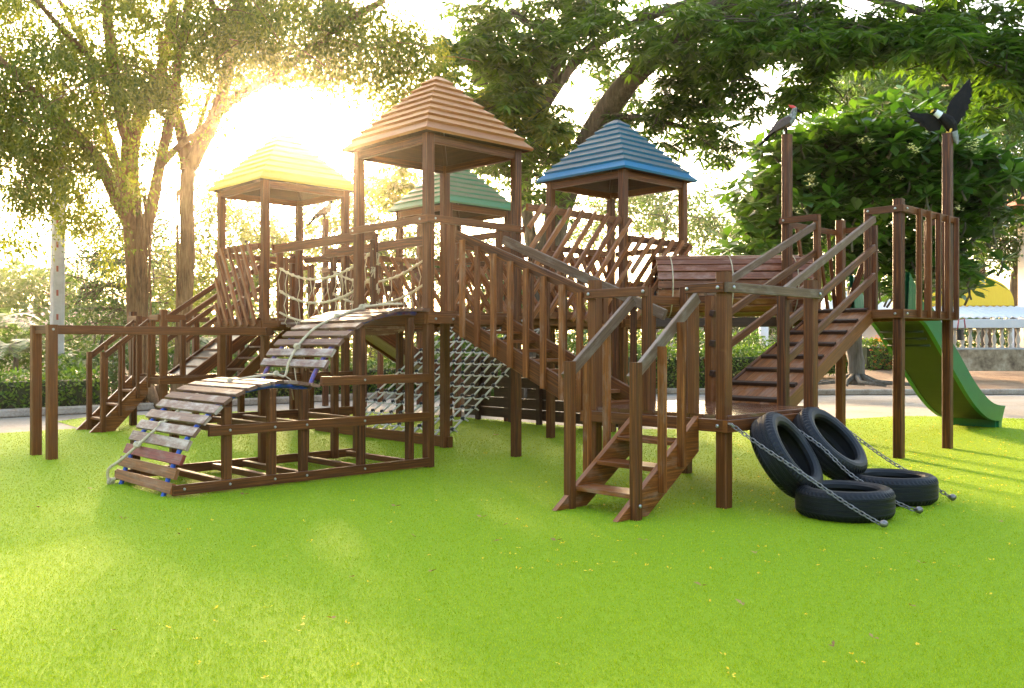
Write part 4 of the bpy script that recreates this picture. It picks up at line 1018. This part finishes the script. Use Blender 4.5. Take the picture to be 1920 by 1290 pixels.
fl = np.array([tuple(atd(x+random.uniform(-7, 7), y+random.uniform(-7, 7), d)) for (x, y, d) in ((1705, 280, 13.9), (1718, 282, 13.9), (1848, 240, 14.4), (1832, 268, 14.3), (1833, 283, 14.3), (1820, 272, 14.3), (1737, 245, 14.4), (1617, 265, 14.3), (1632, 266, 14.3), (1517, 335, 13.8), (1524, 343, 13.8), (1496, 398, 13.6), (1800, 392, 14.2), (1690, 335, 14.5), (1660, 320, 14.5)) for _ in range(4)])
leaves_mesh('blossom', *rosettes(fl, 6, .052, .034, -.1, .8)[:5], L_WHITE, pl, wide=.6)

# trees farther off
def far_tree(label, base, ells, n, per, L, W, mat, trunk=None, name='broadleaf_tree', r=.2, group='trees beyond the playground'):
    e = tree(name, label, base, 'tree', group); mb = MB()
    P = clumps(ells, n)
    for tp in (trunk or []): trunkpath(mb, tp, r, r*.35, 8)
    twiglets(e, P, min(160, n//4), 1., .012); mb.build('trunk', BARK_MANGO, e)
    leaves_mesh('crown', *sprays(P, per, .6, L, W, .25, .10)[:5], mat, e)
    return e
far_tree('feathery bright green tree towering behind the eagle statue', atd(1850, 700, 34), [(1700, 150, 170, 110, 32, 4, .9), (1850, 230, 110, 120, 33, 4, 1.), (1640, 235, 90, 60, 32, 3, .7), (1950, 300, 100, 150, 33, 4, .8), (1900, 180, 120, 90, 33, 4, .8), (1560, 280, 80, 60, 33, 3, .6), (1620, 170, 110, 60, 32, 4, .7)], 3800, 17, .20, .085, L_FAR, [[(1850, 700, 34), (1840, 500, 34), (1790, 300, 33), (1720, 180, 32)], [(1840, 480, 34), (1880, 330, 33), (1900, 220, 33)]])
far_tree('dark trunked tree leaning behind the yellow arched awning', atd(1925, 690, 32), [(1880, 440, 80, 60, 32, 2, 1.), (1960, 420, 90, 110, 32, 2.5, 1.), (1790, 430, 80, 50, 33, 2, .6)], 620, 14, .18, .08, L_FARD, [[(1912, 690, 32), (1905, 560, 32), (1912, 480, 32), (1930, 400, 31.5), (1950, 300, 31)]], r=.3)
far_tree('pale airy tree behind the blue tower', atd(1230, 690, 38), [(1250, 390, 100, 70, 37, 4, 1.), (1170, 350, 90, 50, 38, 4, .7), (1330, 330, 30, 60, 37, 2, .35), (1300, 440, 70, 45, 36, 3, .7), (1110, 420, 60, 60, 38, 3, .7)], 620, 15, .20, .09, L_FAR, [[(1230, 690, 38), (1235, 520, 38), (1250, 400, 37)]])
far_tree('thin pale tree with bare twigs left of the frangipani', atd(1395, 690, 40), [(1390, 440, 60, 40, 39, 3, .6), (1345, 420, 30, 40, 40, 3, .4), (1430, 470, 50, 30, 39, 3, .6)], 210, 14, .20, .09, L_FAR, [[(1395, 690, 40), (1392, 540, 40), (1370, 430, 40)], [(1392, 520, 40), (1375, 450, 39), (1360, 420, 39)]], r=.12)
far_tree('yellow green sunlit tree behind the yellow tower', atd(450, 700, 27), [(450, 440, 90, 90, 26, 3, 1.), (400, 380, 50, 60, 26, 2, .6), (520, 470, 80, 70, 27, 2.5, .8), (590, 470, 60, 80, 28, 2.5, .8), (420, 540, 80, 60, 25, 2, .9)], 820, 15, .15, .065, L_WARM, [[(450, 700, 27), (452, 560, 27), (460, 430, 26)], [(455, 560, 27), (540, 440, 27.5)]])
far_tree('sunlit yellow bush of a tree between the brown and green towers', atd(700, 700, 29), [(710, 470, 60, 60, 29, 2, .8), (770, 430, 50, 50, 29, 2, .6), (650, 440, 50, 60, 29, 2, .7), (760, 520, 90, 50, 29, 2, .8), (650, 375, 70, 45, 29, 2.5, 1.), (740, 350, 60, 40, 29, 2, .8)], 900, 16, .15, .065, L_WARM, [[(700, 700, 29), (705, 560, 29), (715, 460, 29)]])  # upper crown clusters added to block the low sun from the turf
far_tree('shrubby green tree seen between the stair balusters', atd(930, 700, 27), [(920, 500, 90, 80, 27, 2.5, 1.), (1000, 540, 80, 60, 27, 2.5, 1.), (860, 470, 60, 70, 27, 2, .8)], 560, 14, .15, .065, L_FARD, [[(930, 700, 27), (932, 560, 27), (925, 480, 27)]])
far_tree('round pale green tree by the left edge far beyond the hedge', atd(70, 660, 42), [(60, 530, 110, 40, 42, 4, 1.), (120, 560, 70, 30, 41, 3, .8), (-40, 540, 80, 60, 42, 4, .8)], 420, 15, .22, .10, L_FAR, [[(70, 660, 42), (72, 590, 42), (65, 540, 42)]])
far_tree('tiered umbrella tree with flat dark layers beside the utility pole', atd(250, 700, 23), [(235, 440, 60, 28, 22.5, 1.4, .9), (220, 490, 70, 18, 22.5, 1.6, 1.), (215, 535, 85, 16, 22.5, 1.8, 1.), (200, 575, 90, 14, 22.5, 1.8, 1.), (240, 600, 60, 25, 22.5, 1.4, .9), (265, 400, 30, 40, 22.7, 1., .7)], 700, 14, .10, .045, L_FARD, [[(250, 700, 23), (252, 560, 22.7), (255, 400, 22.6)], [(252, 540, 22.7), (200, 535, 22.5), (150, 540, 22.3)], [(252, 580, 22.7), (200, 578, 22.5), (140, 582, 22.3)], [(252, 490, 22.7), (200, 492, 22.5), (165, 495, 22.3)]], 'umbrella_tree', .1)
far_tree('broad green tree far beyond the fig trunks', atd(330, 680, 36), [(320, 560, 60, 60, 35, 3, .8), (360, 500, 40, 60, 35, 3, .6), (300, 480, 50, 60, 36, 3, .6)], 420, 14, .2, .09, L_WARM, [[(330, 680, 36), (330, 580, 36)]])

# low far woodland in view, plus an added unseen ring blocking low sky light
def woods():
    B, D_, N_, L_, V_ = [], [], [], [], []
    for inview, n, r0, rv, hh, Lf in ((True, 26000, 45., 6., 4.3, .30), (False, 15000, 21., 4., 8.5, .62)):
        if inview: az = rng.uniform(-.62, .62, n)
        else: az = rng.uniform(.66, 2*math.pi-.66, n)
        az += 0.; clump = np.sin(az*9.)+.7*np.sin(az*23.+1.)+.5*np.sin(az*41.+2.)
        h = hh*(.82+.13*clump); z = h*rng.random(n)**.75; r = r0+rv*rng.uniform(-.5, .5, n)+.8*np.sin(z*3+az*30)
        w_ = az+TH*0; x = CU+r*(np.sin(w_)*CS+np.cos(w_)*SN); y = CV+r*(-np.sin(w_)*SN+np.cos(w_)*CS)
        B.append(np.stack([x, y, z], 1)); d = unit(n); d[:, 2] -= .35; D_.append(d); N_.append(unit(n)); L_.append(np.full(n, Lf)*rng.uniform(.7, 1.3, n)); V_.append(np.clip(.5+.25*clump+rng.normal(size=n)*.2, 0, 1))
    L_ = np.concatenate(L_)
    o_ = leaves_mesh('woods_shade_ring', np.concatenate(B), np.concatenate(D_), np.concatenate(N_), L_, L_*.5, L_FARD, var=np.concatenate(V_)); tag(o_, None, None, None, 'stuff')
woods()

# background shrubs and palms
def palm(label, px, py, d, nfr, L, h, spreadv=.8):
    b0 = atd(px, py, d); b0.z = .0; e = tree('palm_plant', label, b0, 'palm', 'palm plants behind the hedge')
    mb = MB(); top = b0+Vector((0, 0, h)); mb.tube([b0, b0.lerp(top, .5), top], [.07, .06, .05], 8)
    B, D_, N_ = [], [], []
    for k in range(nfr):
        a_ = k*2.4+random.random(); el = random.uniform(.25, 1.25); ln = L*random.uniform(.7, 1.1)
        dr = Vector((math.cos(a_)*spreadv, math.sin(a_)*spreadv, el)).normalized(); pts = []
        for q in range(9):
            f = q/8; pts.append(top+dr*ln*f+Vector((0, 0, -ln*.55*f*f)))
        mb.tube(pts, [.012*(1-.8*q/8) for q in range(9)], 5)
        sdv = dr.cross(Vector((0, 0, 1))).normalized()
        for q in range(1, 9):
            for w in range(4):
                f = (q-1+w/4)/8*8; i = min(int(f), 7); p = pts[i].lerp(pts[i+1], f-i); tg = (pts[i+1]-pts[i]).normalized()
                for s in (-1, 1):
                    B.append(p); D_.append(sdv*s+tg*.75+Vector((0, 0, -.15))); N_.append(Vector((0, 0, 1))+sdv*s*-.3)
    mb.build('stem', BARK_PLUM, e); n = len(B)
    leaves_mesh('fronds', np.array(B), np.array(D_), np.array(N_), L*.26*rng.uniform(.7, 1.1, n), .035, L_PALM, e)
palm('leafy palm clump at the far left edge above the hedge', 30, 700, 19.5, 15, 1.5, .9)
palm('feathery palm just right of the utility pole', 165, 700, 19, 14, 1.2, .7)
palm('feathery palm close to the fig trunk', 215, 700, 20, 13, 1.2, .8)
palm('bright palm between the fig trunk and yellow slatted panel', 395, 700, 19.5, 14, 1.3, 1.0)
palm('dark palm at the left edge standing tall', -30, 700, 21, 16, 1.9, 1.4)
palm('small far palm right of the barrel tunnel by the white pole', 1465, 700, 33, 13, 1.6, 1.6)
def bush(label, px, d, rx, ry, z0, n, mat, name='shrub', L=.10, W=.05):
    b0 = atd(px, 700, d); b0.z = z0; e = tree(name, label, b0, 'shrub', 'shrubs beyond the kerb')
    c = np.array((b0.x, b0.y, z0+ry*.9)); q = unit(n)*rng.random((n, 1))**.4*np.array([rx, rx*.7, ry])
    q += rng.normal(size=(n, 3))*.05
    P = c+q; mb = MB()
    for k in range(7): mb.tube([b0+Vector((random.uniform(-.1, .1), random.uniform(-.1, .1), 0)), Vector(P[k*5])], [.02, .008], 5)
    mb.build('stem', BARK_PLUM, e)
    leaves_mesh('foliage', *sprays(P, 9, .22, L, W, .15, .05)[:5], mat, e)
bush('rounded light green shrub behind the low platform', 1395, 24, 1.1, .75, .1, 420, L_HEDGE)
bush('leafy dark shrub behind the barrel tunnel', 1290, 22, 1.6, .8, 0, 480, L_FARD)
bush('leafy shrub seen beneath the footbridge', 1120, 22, 1.7, .9, 0, 480, L_FARD)
bush('broad banana like shrub seen through the net', 880, 19.5, 1.2, .85, 0, 300, L_PALM, L=.26, W=.08)
bush('sunlit shrub behind the arch ramp', 640, 20, 1.6, .7, 0, 420, L_WARM)
bush('small pale leaved shrub poking above the left hedge', 125, 17.2, .35, .35, .2, 120, L_HEDGE)
bush('green undergrowth shrub left of the palms', 60, 21, 1.6, .8, 0, 420, L_FARD)
bush('bushy shrub right of the fig trunks', 450, 20, 1.5, .8, 0, 420, L_FARD)
bush('bushy shrub in front of the fig roots', 250, 18.5, 1.1, .6, 0, 260, L_FARD)
def hedge(label, p0, p1, w, h, n, mat=L_HEDGE, z0=.0, flower=None, group='clipped hedges'):
    a_ = Vector((*p0, z0)); b_ = Vector((*p1, z0)); e = tree('hedge', label, a_.lerp(b_, .5), 'hedge', group)
    t_ = (b_-a_); Ln = t_.length; t_.normalize(); s_ = Vector((-t_.y, t_.x, 0))
    mb = MB(); mb.beam(a_+Vector((0, 0, h*.42)), b_+Vector((0, 0, h*.42)), w*.72, h*.8, ch=.05)  # plain dark box as core, its colour stands for the shaded inside
    mb.build('dark_core', HEDGE_CORE, e)
    f = rng.random(n)*Ln; q = rng.uniform(-1, 1, (n, 2)); edge = rng.random(n) < .75
    side = rng.integers(0, 3, n)
    x = np.where(side == 0, -1, np.where(side == 1, 1, q[:, 0])); z = np.where(side == 2, 1, q[:, 1])
    x = np.where(edge, x, q[:, 0]); z = np.where(edge, z, q[:, 1])
    ph = f*3.1; wob = .05*np.sin(ph)+.04*np.sin(ph*2.7+1)
    P = np.array(a_)+np.outer(f, np.array(t_))+np.outer(x*w/2+rng.normal(size=n)*.03, np.array(s_)); P[:, 2] = z0+h*.5+z*h*.48+wob*(z > 0)+rng.normal(size=n)*.03
    nn = n; ld = unit(nn); out_ = np.outer(x, np.array(s_)); out_[:, 2] = z; ld += out_*.7
    leaves_mesh('foliage', P, ld, unit(nn)+out_*.8, rng.uniform(.05, .095, nn), rng.uniform(.028, .05, nn), mat, e)
    if flower:
        k = rng.integers(0, n, flower[1]); Pf = P[k]+np.array([0, 0, .04])
        leaves_mesh('blossom', *rosettes(Pf, 9, .05, .035, -.1, .6)[:5], flower[0], e)
HEDGE_CORE = plain('hedge_dark_core', (.016, .03, .008), .9, 20, (.03, .045, .012))
hedge('clipped green hedge along the left kerb, lower front row', (-12, 9.35), (.4, 9.35), .7, .62, 15000)
hedge('clipped yellow green hedge at the left, taller back row', (-12, 10.3), (-1.3, 10.3), .8, .85, 9000)
hedge('bright hedge seen through the arch ramp frame', (2.1, 9.5), (8.9, 9.5), .8, .70, 12000)
hedge('dark clipped hedge beyond the low platform', atd(1170, 700, 20.5).xy, atd(1480, 700, 21.5).xy, .9, .95, 9000, z0=.02)
hedge('orange flowering ixora hedge between slide and frangipani trunk', atd(1610, 700, 25).xy, atd(1720, 700, 25.5).xy, 1., .72, 5000, z0=.42, flower=(L_ORANGE, 260))
hedge('green hedge left of the frangipani trunk', atd(1500, 700, 23).xy, atd(1592, 700, 23).xy, .8, .65, 4000, z0=.35, flower=(L_ORANGE, 40))

# ------------------------------------------------------------------ things in the background
def lbox(par, name, c, sx, sy, sz, mat, yaw):
    """box with base centre c, width sx across the view, depth sy"""
    rt = Vector((math.cos(yaw), math.sin(yaw), 0)); 
    c = Vector(c); mb = MB(); mb.beam(c-rt*sx/2+Vector((0, 0, sz/2)), c+rt*sx/2+Vector((0, 0, sz/2)), sy, sz, ch=.004); return mb.build(name, mat, par)
YAW = -TH
up_ = empty('utility_pole', atd(106, 700, 19).xy.to_3d(), 'pale concrete utility pole standing behind the left hedge', 'utility pole')
b0 = up_.location.copy(); mb = MB(); mb.beam(b0, b0+Vector((.06, .0, 6.5)), .23, .23, up=(0, 1, 0)); 
mb.build('shaft', CONC, up_)
mb = MB()
for k in range(5): mb.beam(b0+Vector((-.02, -.118, 1.6+.5*k)), b0+Vector((-.02, -.118, 1.72+.5*k)), .04, .012, up=(0, 1, 0))
mb.build('paint_mark', plain('red_paint', (.35, .08, .05), .7), up_)
wp = empty('white_pole', atd(1432, 690, 27).xy.to_3d(), 'plain white pole behind the cleated ramp', 'pole')
b0 = wp.location.copy(); MB().tube([b0, b0+Vector((0, 0, 2.35))], [.15, .13], 14).build('shaft', plain('white_paint', (.78, .77, .74), .6, 4, (.7, .68, .64)), wp)
MB().tube([b0+Vector((0, 0, 2.35)), b0+Vector((0, 0, 2.42))], [.16, .10], 14).build('cap', CONC, wp)
WALLM = plain('cream_render', (.70, .58, .46), .85, 2, (.78, .68, .56)); TILE = plain('red_roof_tile', (.42, .13, .09), .8, 12, (.55, .22, .16), co=(1, 1, 3))
PINK = plain('pink_roof_tile', (.62, .36, .28), .8, 10, (.7, .45, .36)); WHITE = plain('white_gloss', (.8, .79, .76), .5, 6, (.72, .7, .66)); GLASS = plain('dark_window', (.03, .035, .04), .15)
def house(name, label, px, py, d, w, h, dep, roofm, z0=0.):
    c = atd(px, py, d); c.z = z0; e = empty(name, c, label, 'house'); rt = Vector((CS, -SN, 0)); fw = Vector((SN, CS, 0))
    lbox(e, 'wall', c+fw*dep/2, w, dep, h, WALLM, YAW)
    mb = MB(); o_ = .4 if name != 'tiled_house' else .95; q = [c-rt*(w/2+o_)-fw*o_, c+rt*(w/2+o_)-fw*o_, c+rt*(w/2+o_)+fw*(dep+o_), c-rt*(w/2+o_)+fw*(dep+o_)]
    q = [p+Vector((0, 0, h)) for p in q]; r0, r1 = c-rt*w*.25+fw*dep/2+Vector((0, 0, h+1.3)), c+rt*w*.25+fw*dep/2+Vector((0, 0, h+1.3))
    mb.poly([q[0], q[1], r1, r0]); mb.poly([q[1], q[2], r1]); mb.poly([q[2], q[3], r0, r1]); mb.poly([q[3], q[0], r0]); mb.poly(q[::-1])
    mb.build('roof', roofm, e)
    for k in (-.28, .28):
        p = c+rt*w*k-fw*.012; f_ = lbox(e, 'window', p+Vector((0, 0, h*.35)), w*.18, .05, h*.4, WHITE, YAW); lbox(f_, 'pane', p-fw*.03+Vector((0, 0, h*.39)), w*.15, .03, h*.32, GLASS, YAW)
house('bungalow', 'pale bungalow with pinkish roof far behind the utility pole', 130, 640, 46, 11., 1.9, 6, PINK)
house('tiled_house', 'house with red tiled roof at the right edge above the balustrade', 2078, 640, 29, 4.2, 5.0, 1.4, TILE, .5)
house('white_shed', 'low white shed with pale roof seen under the slide platform', 1660, 640, 36, 5., 1.6, 4, WHITE, .4)
house('far_cottage', 'small far cottage with reddish roof glimpsed beneath the barrel tunnel', 1345, 640, 44, 6, 2.0, 4, TILE, .2)
# balustrade wall
bw = empty('balustrade_wall', atd(1860, 692, 22.5), 'stained low wall topped by a white balustrade at the right edge', 'balustrade wall')
base = atd(1800, 692, 22.5); base.z = .44; rt = (Vector((CS, -SN, 0))*1.0+Vector((SN, CS, 0))*-.12).normalized()
STAIN = groundmat('stained_render', ((.12, .085, .05), (.34, .26, .16), (.55, .46, .33)), 2.2, 9)
def wbeam(name, z0, z1, dep, mat, x0=-.6, x1=5.): 
    m = MB(); m.beam(base+rt*x0+Vector((0, 0, (z0+z1)/2)), base+rt*x1+Vector((0, 0, (z0+z1)/2)), dep, z1-z0, ch=.01); return m.build(name, mat, bw)
wbeam('plinth', 0, .52, .30, STAIN); wbeam('bottom_rail', .52, .57, .26, CONC); wbeam('top_rail', 1.05, 1.27, .26, plain('white_render', (.62, .61, .60), .8, 3, (.74, .73, .71)))
BALM = plain('cream_baluster', (.48, .40, .30), .8, 6, (.62, .54, .44))
bal0 = None
for k in range(30):
    x = -.5+.185*k
    if bal0 is None:
        prof_ = [(0, .05), (.04, .05), (.07, .028), (.14, .055), (.2, .062), (.27, .045), (.34, .026), (.38, .036), (.41, .05), (.48, .05)]
        mb = MB(); mb.tube([Vector((0, 0, z)) for z, r in prof_], [r for z, r in prof_], 10); bal0 = mb.mesh('baluster'); bal0.materials.append(BALM)
    o_ = bpy.data.objects.new('baluster', bal0); COL.objects.link(o_); o_.parent = bw; o_.matrix_parent_inverse = wm(bw).inverted(); o_.location = base+rt*x+Vector((0, 0, .57))
# yellow arched awning on white corrugated roof
aw = empty('arched_awning', atd(1820, 690, 27), 'bright yellow half round awning end standing on a white corrugated roof', 'awning')
c = atd(1815, 573, 27); rt2 = Vector((CS, -SN, 0)); fw = Vector((SN, CS, 0)); mb = MB(); n = 28; rw, rh = 1.37, .92
YEL = plain('yellow_sheet', (.80, .46, .008), .45, 9, (.85, .55, .02), co=(6, 6, .5))
arcp = [c+rt2*(-rw*math.cos(math.pi*k/n))+Vector((0, 0, rh*math.sin(math.pi*k/n)**.85)) for k in range(n+1)]
mb.poly(arcp); back = [p+fw*2.2 for p in arcp]; mb.poly(back[::-1])
for k in range(n): mb.poly([arcp[k+1], arcp[k], back[k], back[k+1]], sm=True)
mb.build('arch_panel', YEL, aw)
mb = MB(); m = 90
for k in range(m):
    x0, x1 = -1.6+4.6*k/m, -1.6+4.6*(k+1)/m; z0, z1 = (.02*math.sin(k*1.6), .02*math.sin((k+1)*1.6))
    a1, a2 = c+rt2*x0+Vector((0, 0, -.02+z0)), c+rt2*x1+Vector((0, 0, -.02+z1)); f1, f2 = a1-fw*1.6+Vector((0, 0, -.36)), a2-fw*1.6+Vector((0, 0, -.36))
    mb.poly([f1, f2, a2, a1]); mb.poly([f2-Vector((0, 0, .03)), f1-Vector((0, 0, .03)), a1-Vector((0, 0, .03)), a2-Vector((0, 0, .03))]); mb.poly([f1-Vector((0, 0, .03)), f2-Vector((0, 0, .03)), f2, f1])
mb.build('corrugated_roof', WHITE, aw)
for x in (-1.5, .6, 2.9): 
    p = c+rt2*x-fw*1.3; MB().tube([Vector((p.x, p.y, .4)), Vector((p.x, p.y, p.z-.32))], .05, 10).build('post', WHITE, aw)
bg = empty('hanging_bag', atd(1800, 620, 21.9), 'small black bag with red strap hanging on the balustrade', 'bag')
p = atd(1800, 628, 22.05); mb = MB(); mb.beam(p-Vector((0, 0, .13)), p+Vector((0, 0, .13)), .20, .12, up=(0, 1, 0), ch=.03); mb.build('body', BLACKP, bg)
q = p+Vector((0, 0, .12)); MB().tube([q+rt*-.06, q+rt*-.03+Vector((0, 0, .25)), q+rt*.10+Vector((0, 0, .27)), q+rt*.12+Vector((0, 0, .05))], .016, 6).build('strap', plain('red_strap', (.4, .06, .08), .7), bg)
# billboard scaffold and overhead wires
LAT = plain('grey_lattice_steel', (.22, .18, .2), .6)
sc = empty('billboard_scaffold', atd(450, 640, 42), 'thin steel lattice frame of a billboard far behind the yellow tower', 'scaffold'); mb = MB(); d = 42
P_ = lambda x, y: atd(x, y, d)
for x in (392, 426, 454, 512, 590, 640): mb.tube([P_(x, 640), P_(x, 290 if x > 400 else 330)], .035, 5)
for y in (290, 330, 370, 420, 470, 520): mb.tube([P_(385, y+12), P_(660, y)], .025, 5)
for x in (392, 426, 454, 512, 590): 
    for y in (300, 370, 440): mb.tube([P_(x, y), P_(x+36, y+60)], .02, 5)
mb.tube([P_(385, 325), P_(426, 278)], .03, 5); mb.tube([P_(426, 278), P_(500, 280)], .03, 5)
mb.build('lattice', LAT, sc)
for (xa, ya, xb, yb, lab) in ((-50, 395, 700, 430, 'lowest overhead wire crossing behind the fig trunks'), (380, 235, 720, 300, 'upper overhead wire behind the yellow roof'), (1080, 380, 1500, 400, 'overhead wire behind the blue tower')):
    o_ = MB().tube(catenary(atd(xa, ya, 30), atd(xb, yb, 30), .3), .012, 5).build('overhead_wire', BLACKP); tag(o_, lab, 'wire', 'overhead wires')

# ------------------------------------------------------------------ litter on the turf
def litter():
    spots = []
    while len(spots) < 430:
        r = random.random()
        if r < .62: p = atz(random.uniform(1350, 1915), random.uniform(790, 960), .012)
        elif r < .86: p = atz(random.uniform(900, 1900), random.uniform(800, 1080), .012)
        else: p = atz(random.uniform(300, 1900), random.uniform(900, 1280), .012)
        if in_poly(np.array([p.x]), np.array([p.y]), turf_poly)[0] or random.random() < .25: spots.append(p)
    P = np.array([tuple(p) for p in spots]); P = np.repeat(P, 3, 0)+rng.normal(size=(len(spots)*3, 3))*np.array([.008, .008, .0015]); P[:, 2] = np.abs(P[:, 2]-.012)+.010
    n = len(P); a_ = rng.random(n)*6.28
    o_ = leaves_mesh('fallen_petals', P, np.stack([np.cos(a_), np.sin(a_), rng.uniform(.1, .8, n)], 1), unit(n)*.4+np.array([0, 0, 1.]), rng.uniform(.008, .019, n), rng.uniform(.006, .013, n), L_PETAL, wide=.55); o_['kind'] = 'stuff'
    P = []
    while len(P) < 26:
        p = atz(random.uniform(60, 1900), random.uniform(815, 1240), .014)
        if in_poly(np.array([p.x]), np.array([p.y]), turf_poly)[0]: P.append(tuple(p))
    P = np.repeat(np.array(P), 2, 0); n = len(P); a_ = rng.random(n)*6.28
    o_ = leaves_mesh('fallen_leaves', P, np.stack([np.cos(a_), np.sin(a_), rng.uniform(.1, .6, n)], 1), unit(n)*.3+np.array([0, 0, 1.]), rng.uniform(.018, .045, n), rng.uniform(.010, .022, n), L_DRY, wide=.5, bend=.1); o_['kind'] = 'stuff'
litter()
for (x, y, lab) in ((458, 926, 'curled orange dry leaf in front of the arched ramp'), (742, 948, 'brown dry leaf on open turf below the brown tower'), (903, 968, 'small brown dry leaf on the turf left of front steps'), (930, 815, 'pale dry leaf on shaded turf below the stairs'), (1043, 708 if False else 1012, 'dry stalk on the sunny turf')):
    p = atz(x, y, .018); q = np.array([[p.x, p.y, .016]]*2); 
    o_ = leaves_mesh('dry_leaf', q, np.array([[.6, -.8, .25], [-.6, .8, .3]]), np.array([[.2, .3, 1.], [-.2, -.3, 1.]]), np.array([.04, .035]), np.array([.03, .03]), L_DRY); tag(o_, lab, 'leaf', 'dry leaves on the turf')

# ------------------------------------------------------------------ air, sky, sun, camera
SUN_EL, SUN_ST, SKY_ST, EXPO = R(15), 2.1, .15, 2.92
sx = (560-960)/FPX; sdir = Vector((sx*CS+SN, -sx*SN+CS, 0)).normalized()
sunv = Vector((sdir.x*math.cos(SUN_EL), sdir.y*math.cos(SUN_EL), math.sin(SUN_EL)))
W = bpy.data.worlds.new('World'); S.world = W; W.use_nodes = True; nt = W.node_tree
sky = nt.nodes.new('ShaderNodeTexSky'); sky.sky_type = 'NISHITA'; sky.sun_disc = False; sky.sun_elevation = SUN_EL
sky.sun_rotation = math.atan2(sdir.x, sdir.y); sky.air_density = 1.0; sky.dust_density = 4.0; sky.ozone_density = .6
bgn = nt.nodes['Background']; bgn.inputs['Strength'].default_value = SKY_ST; nt.links.new(sky.outputs[0], bgn.inputs[0])
sun = bpy.data.lights.new('sun', 'SUN'); sun.energy = SUN_ST; sun.angle = R(4.); sun.color = (1., .68, .38)
so = bpy.data.objects.new('sun', sun); COL.objects.link(so); so.rotation_euler = sunv.to_track_quat('Z', 'Y').to_euler(); so.location = (0, 0, 30)
HAZE = True
if HAZE:
    hm = bpy.data.materials.new('warm_haze'); hm.use_nodes = True; hn = hm.node_tree; hn.nodes.remove(hn.nodes['Principled BSDF'])
    pv = hn.nodes.new('ShaderNodeVolumePrincipled'); pv.inputs['Color'].default_value = (1., .88, .72, 1); pv.inputs['Density'].default_value = .001; pv.inputs['Anisotropy'].default_value = .95
    hn.links.new(pv.outputs[0], hn.nodes['Material Output'].inputs['Volume'])
    mb = MB(); X0, X1, Y0, Y1, Z0, Z1 = -75, 105, -75, 105, -1.1, 16
    c8 = [Vector((x, y, z)) for z in (Z0, Z1) for y in (Y0, Y1) for x in (X0, X1)]
    for f in ((0, 2, 3, 1), (4, 5, 7, 6), (0, 1, 5, 4), (2, 6, 7, 3), (0, 4, 6, 2), (1, 3, 7, 5)): mb.poly([c8[i] for i in f])
    hz = mb.build('haze', hm); hz['kind'] = 'stuff'
    hm.cycles.homogeneous_volume = True if hasattr(hm.cycles, 'homogeneous_volume') else None
cam = bpy.data.cameras.new('camera'); co = bpy.data.objects.new('camera', cam); COL.objects.link(co)
co.location = (CU, CV, CH); co.rotation_euler = (R(90), 0, -TH); cam.sensor_width = 36; cam.lens = FPX/1920*36; cam.clip_end = 1000; cam.clip_start = .05
S.camera = co
S.view_settings.view_transform = 'Standard'; S.view_settings.look = 'None'; S.view_settings.exposure = EXPO; S.view_settings.gamma = 1
S.render.engine = 'CYCLES'; S.cycles.max_bounces = 6; S.cycles.diffuse_bounces = 1; S.cycles.glossy_bounces = 2; S.cycles.volume_bounces = 0; S.cycles.transparent_max_bounces = 4; S.cycles.use_denoising = True
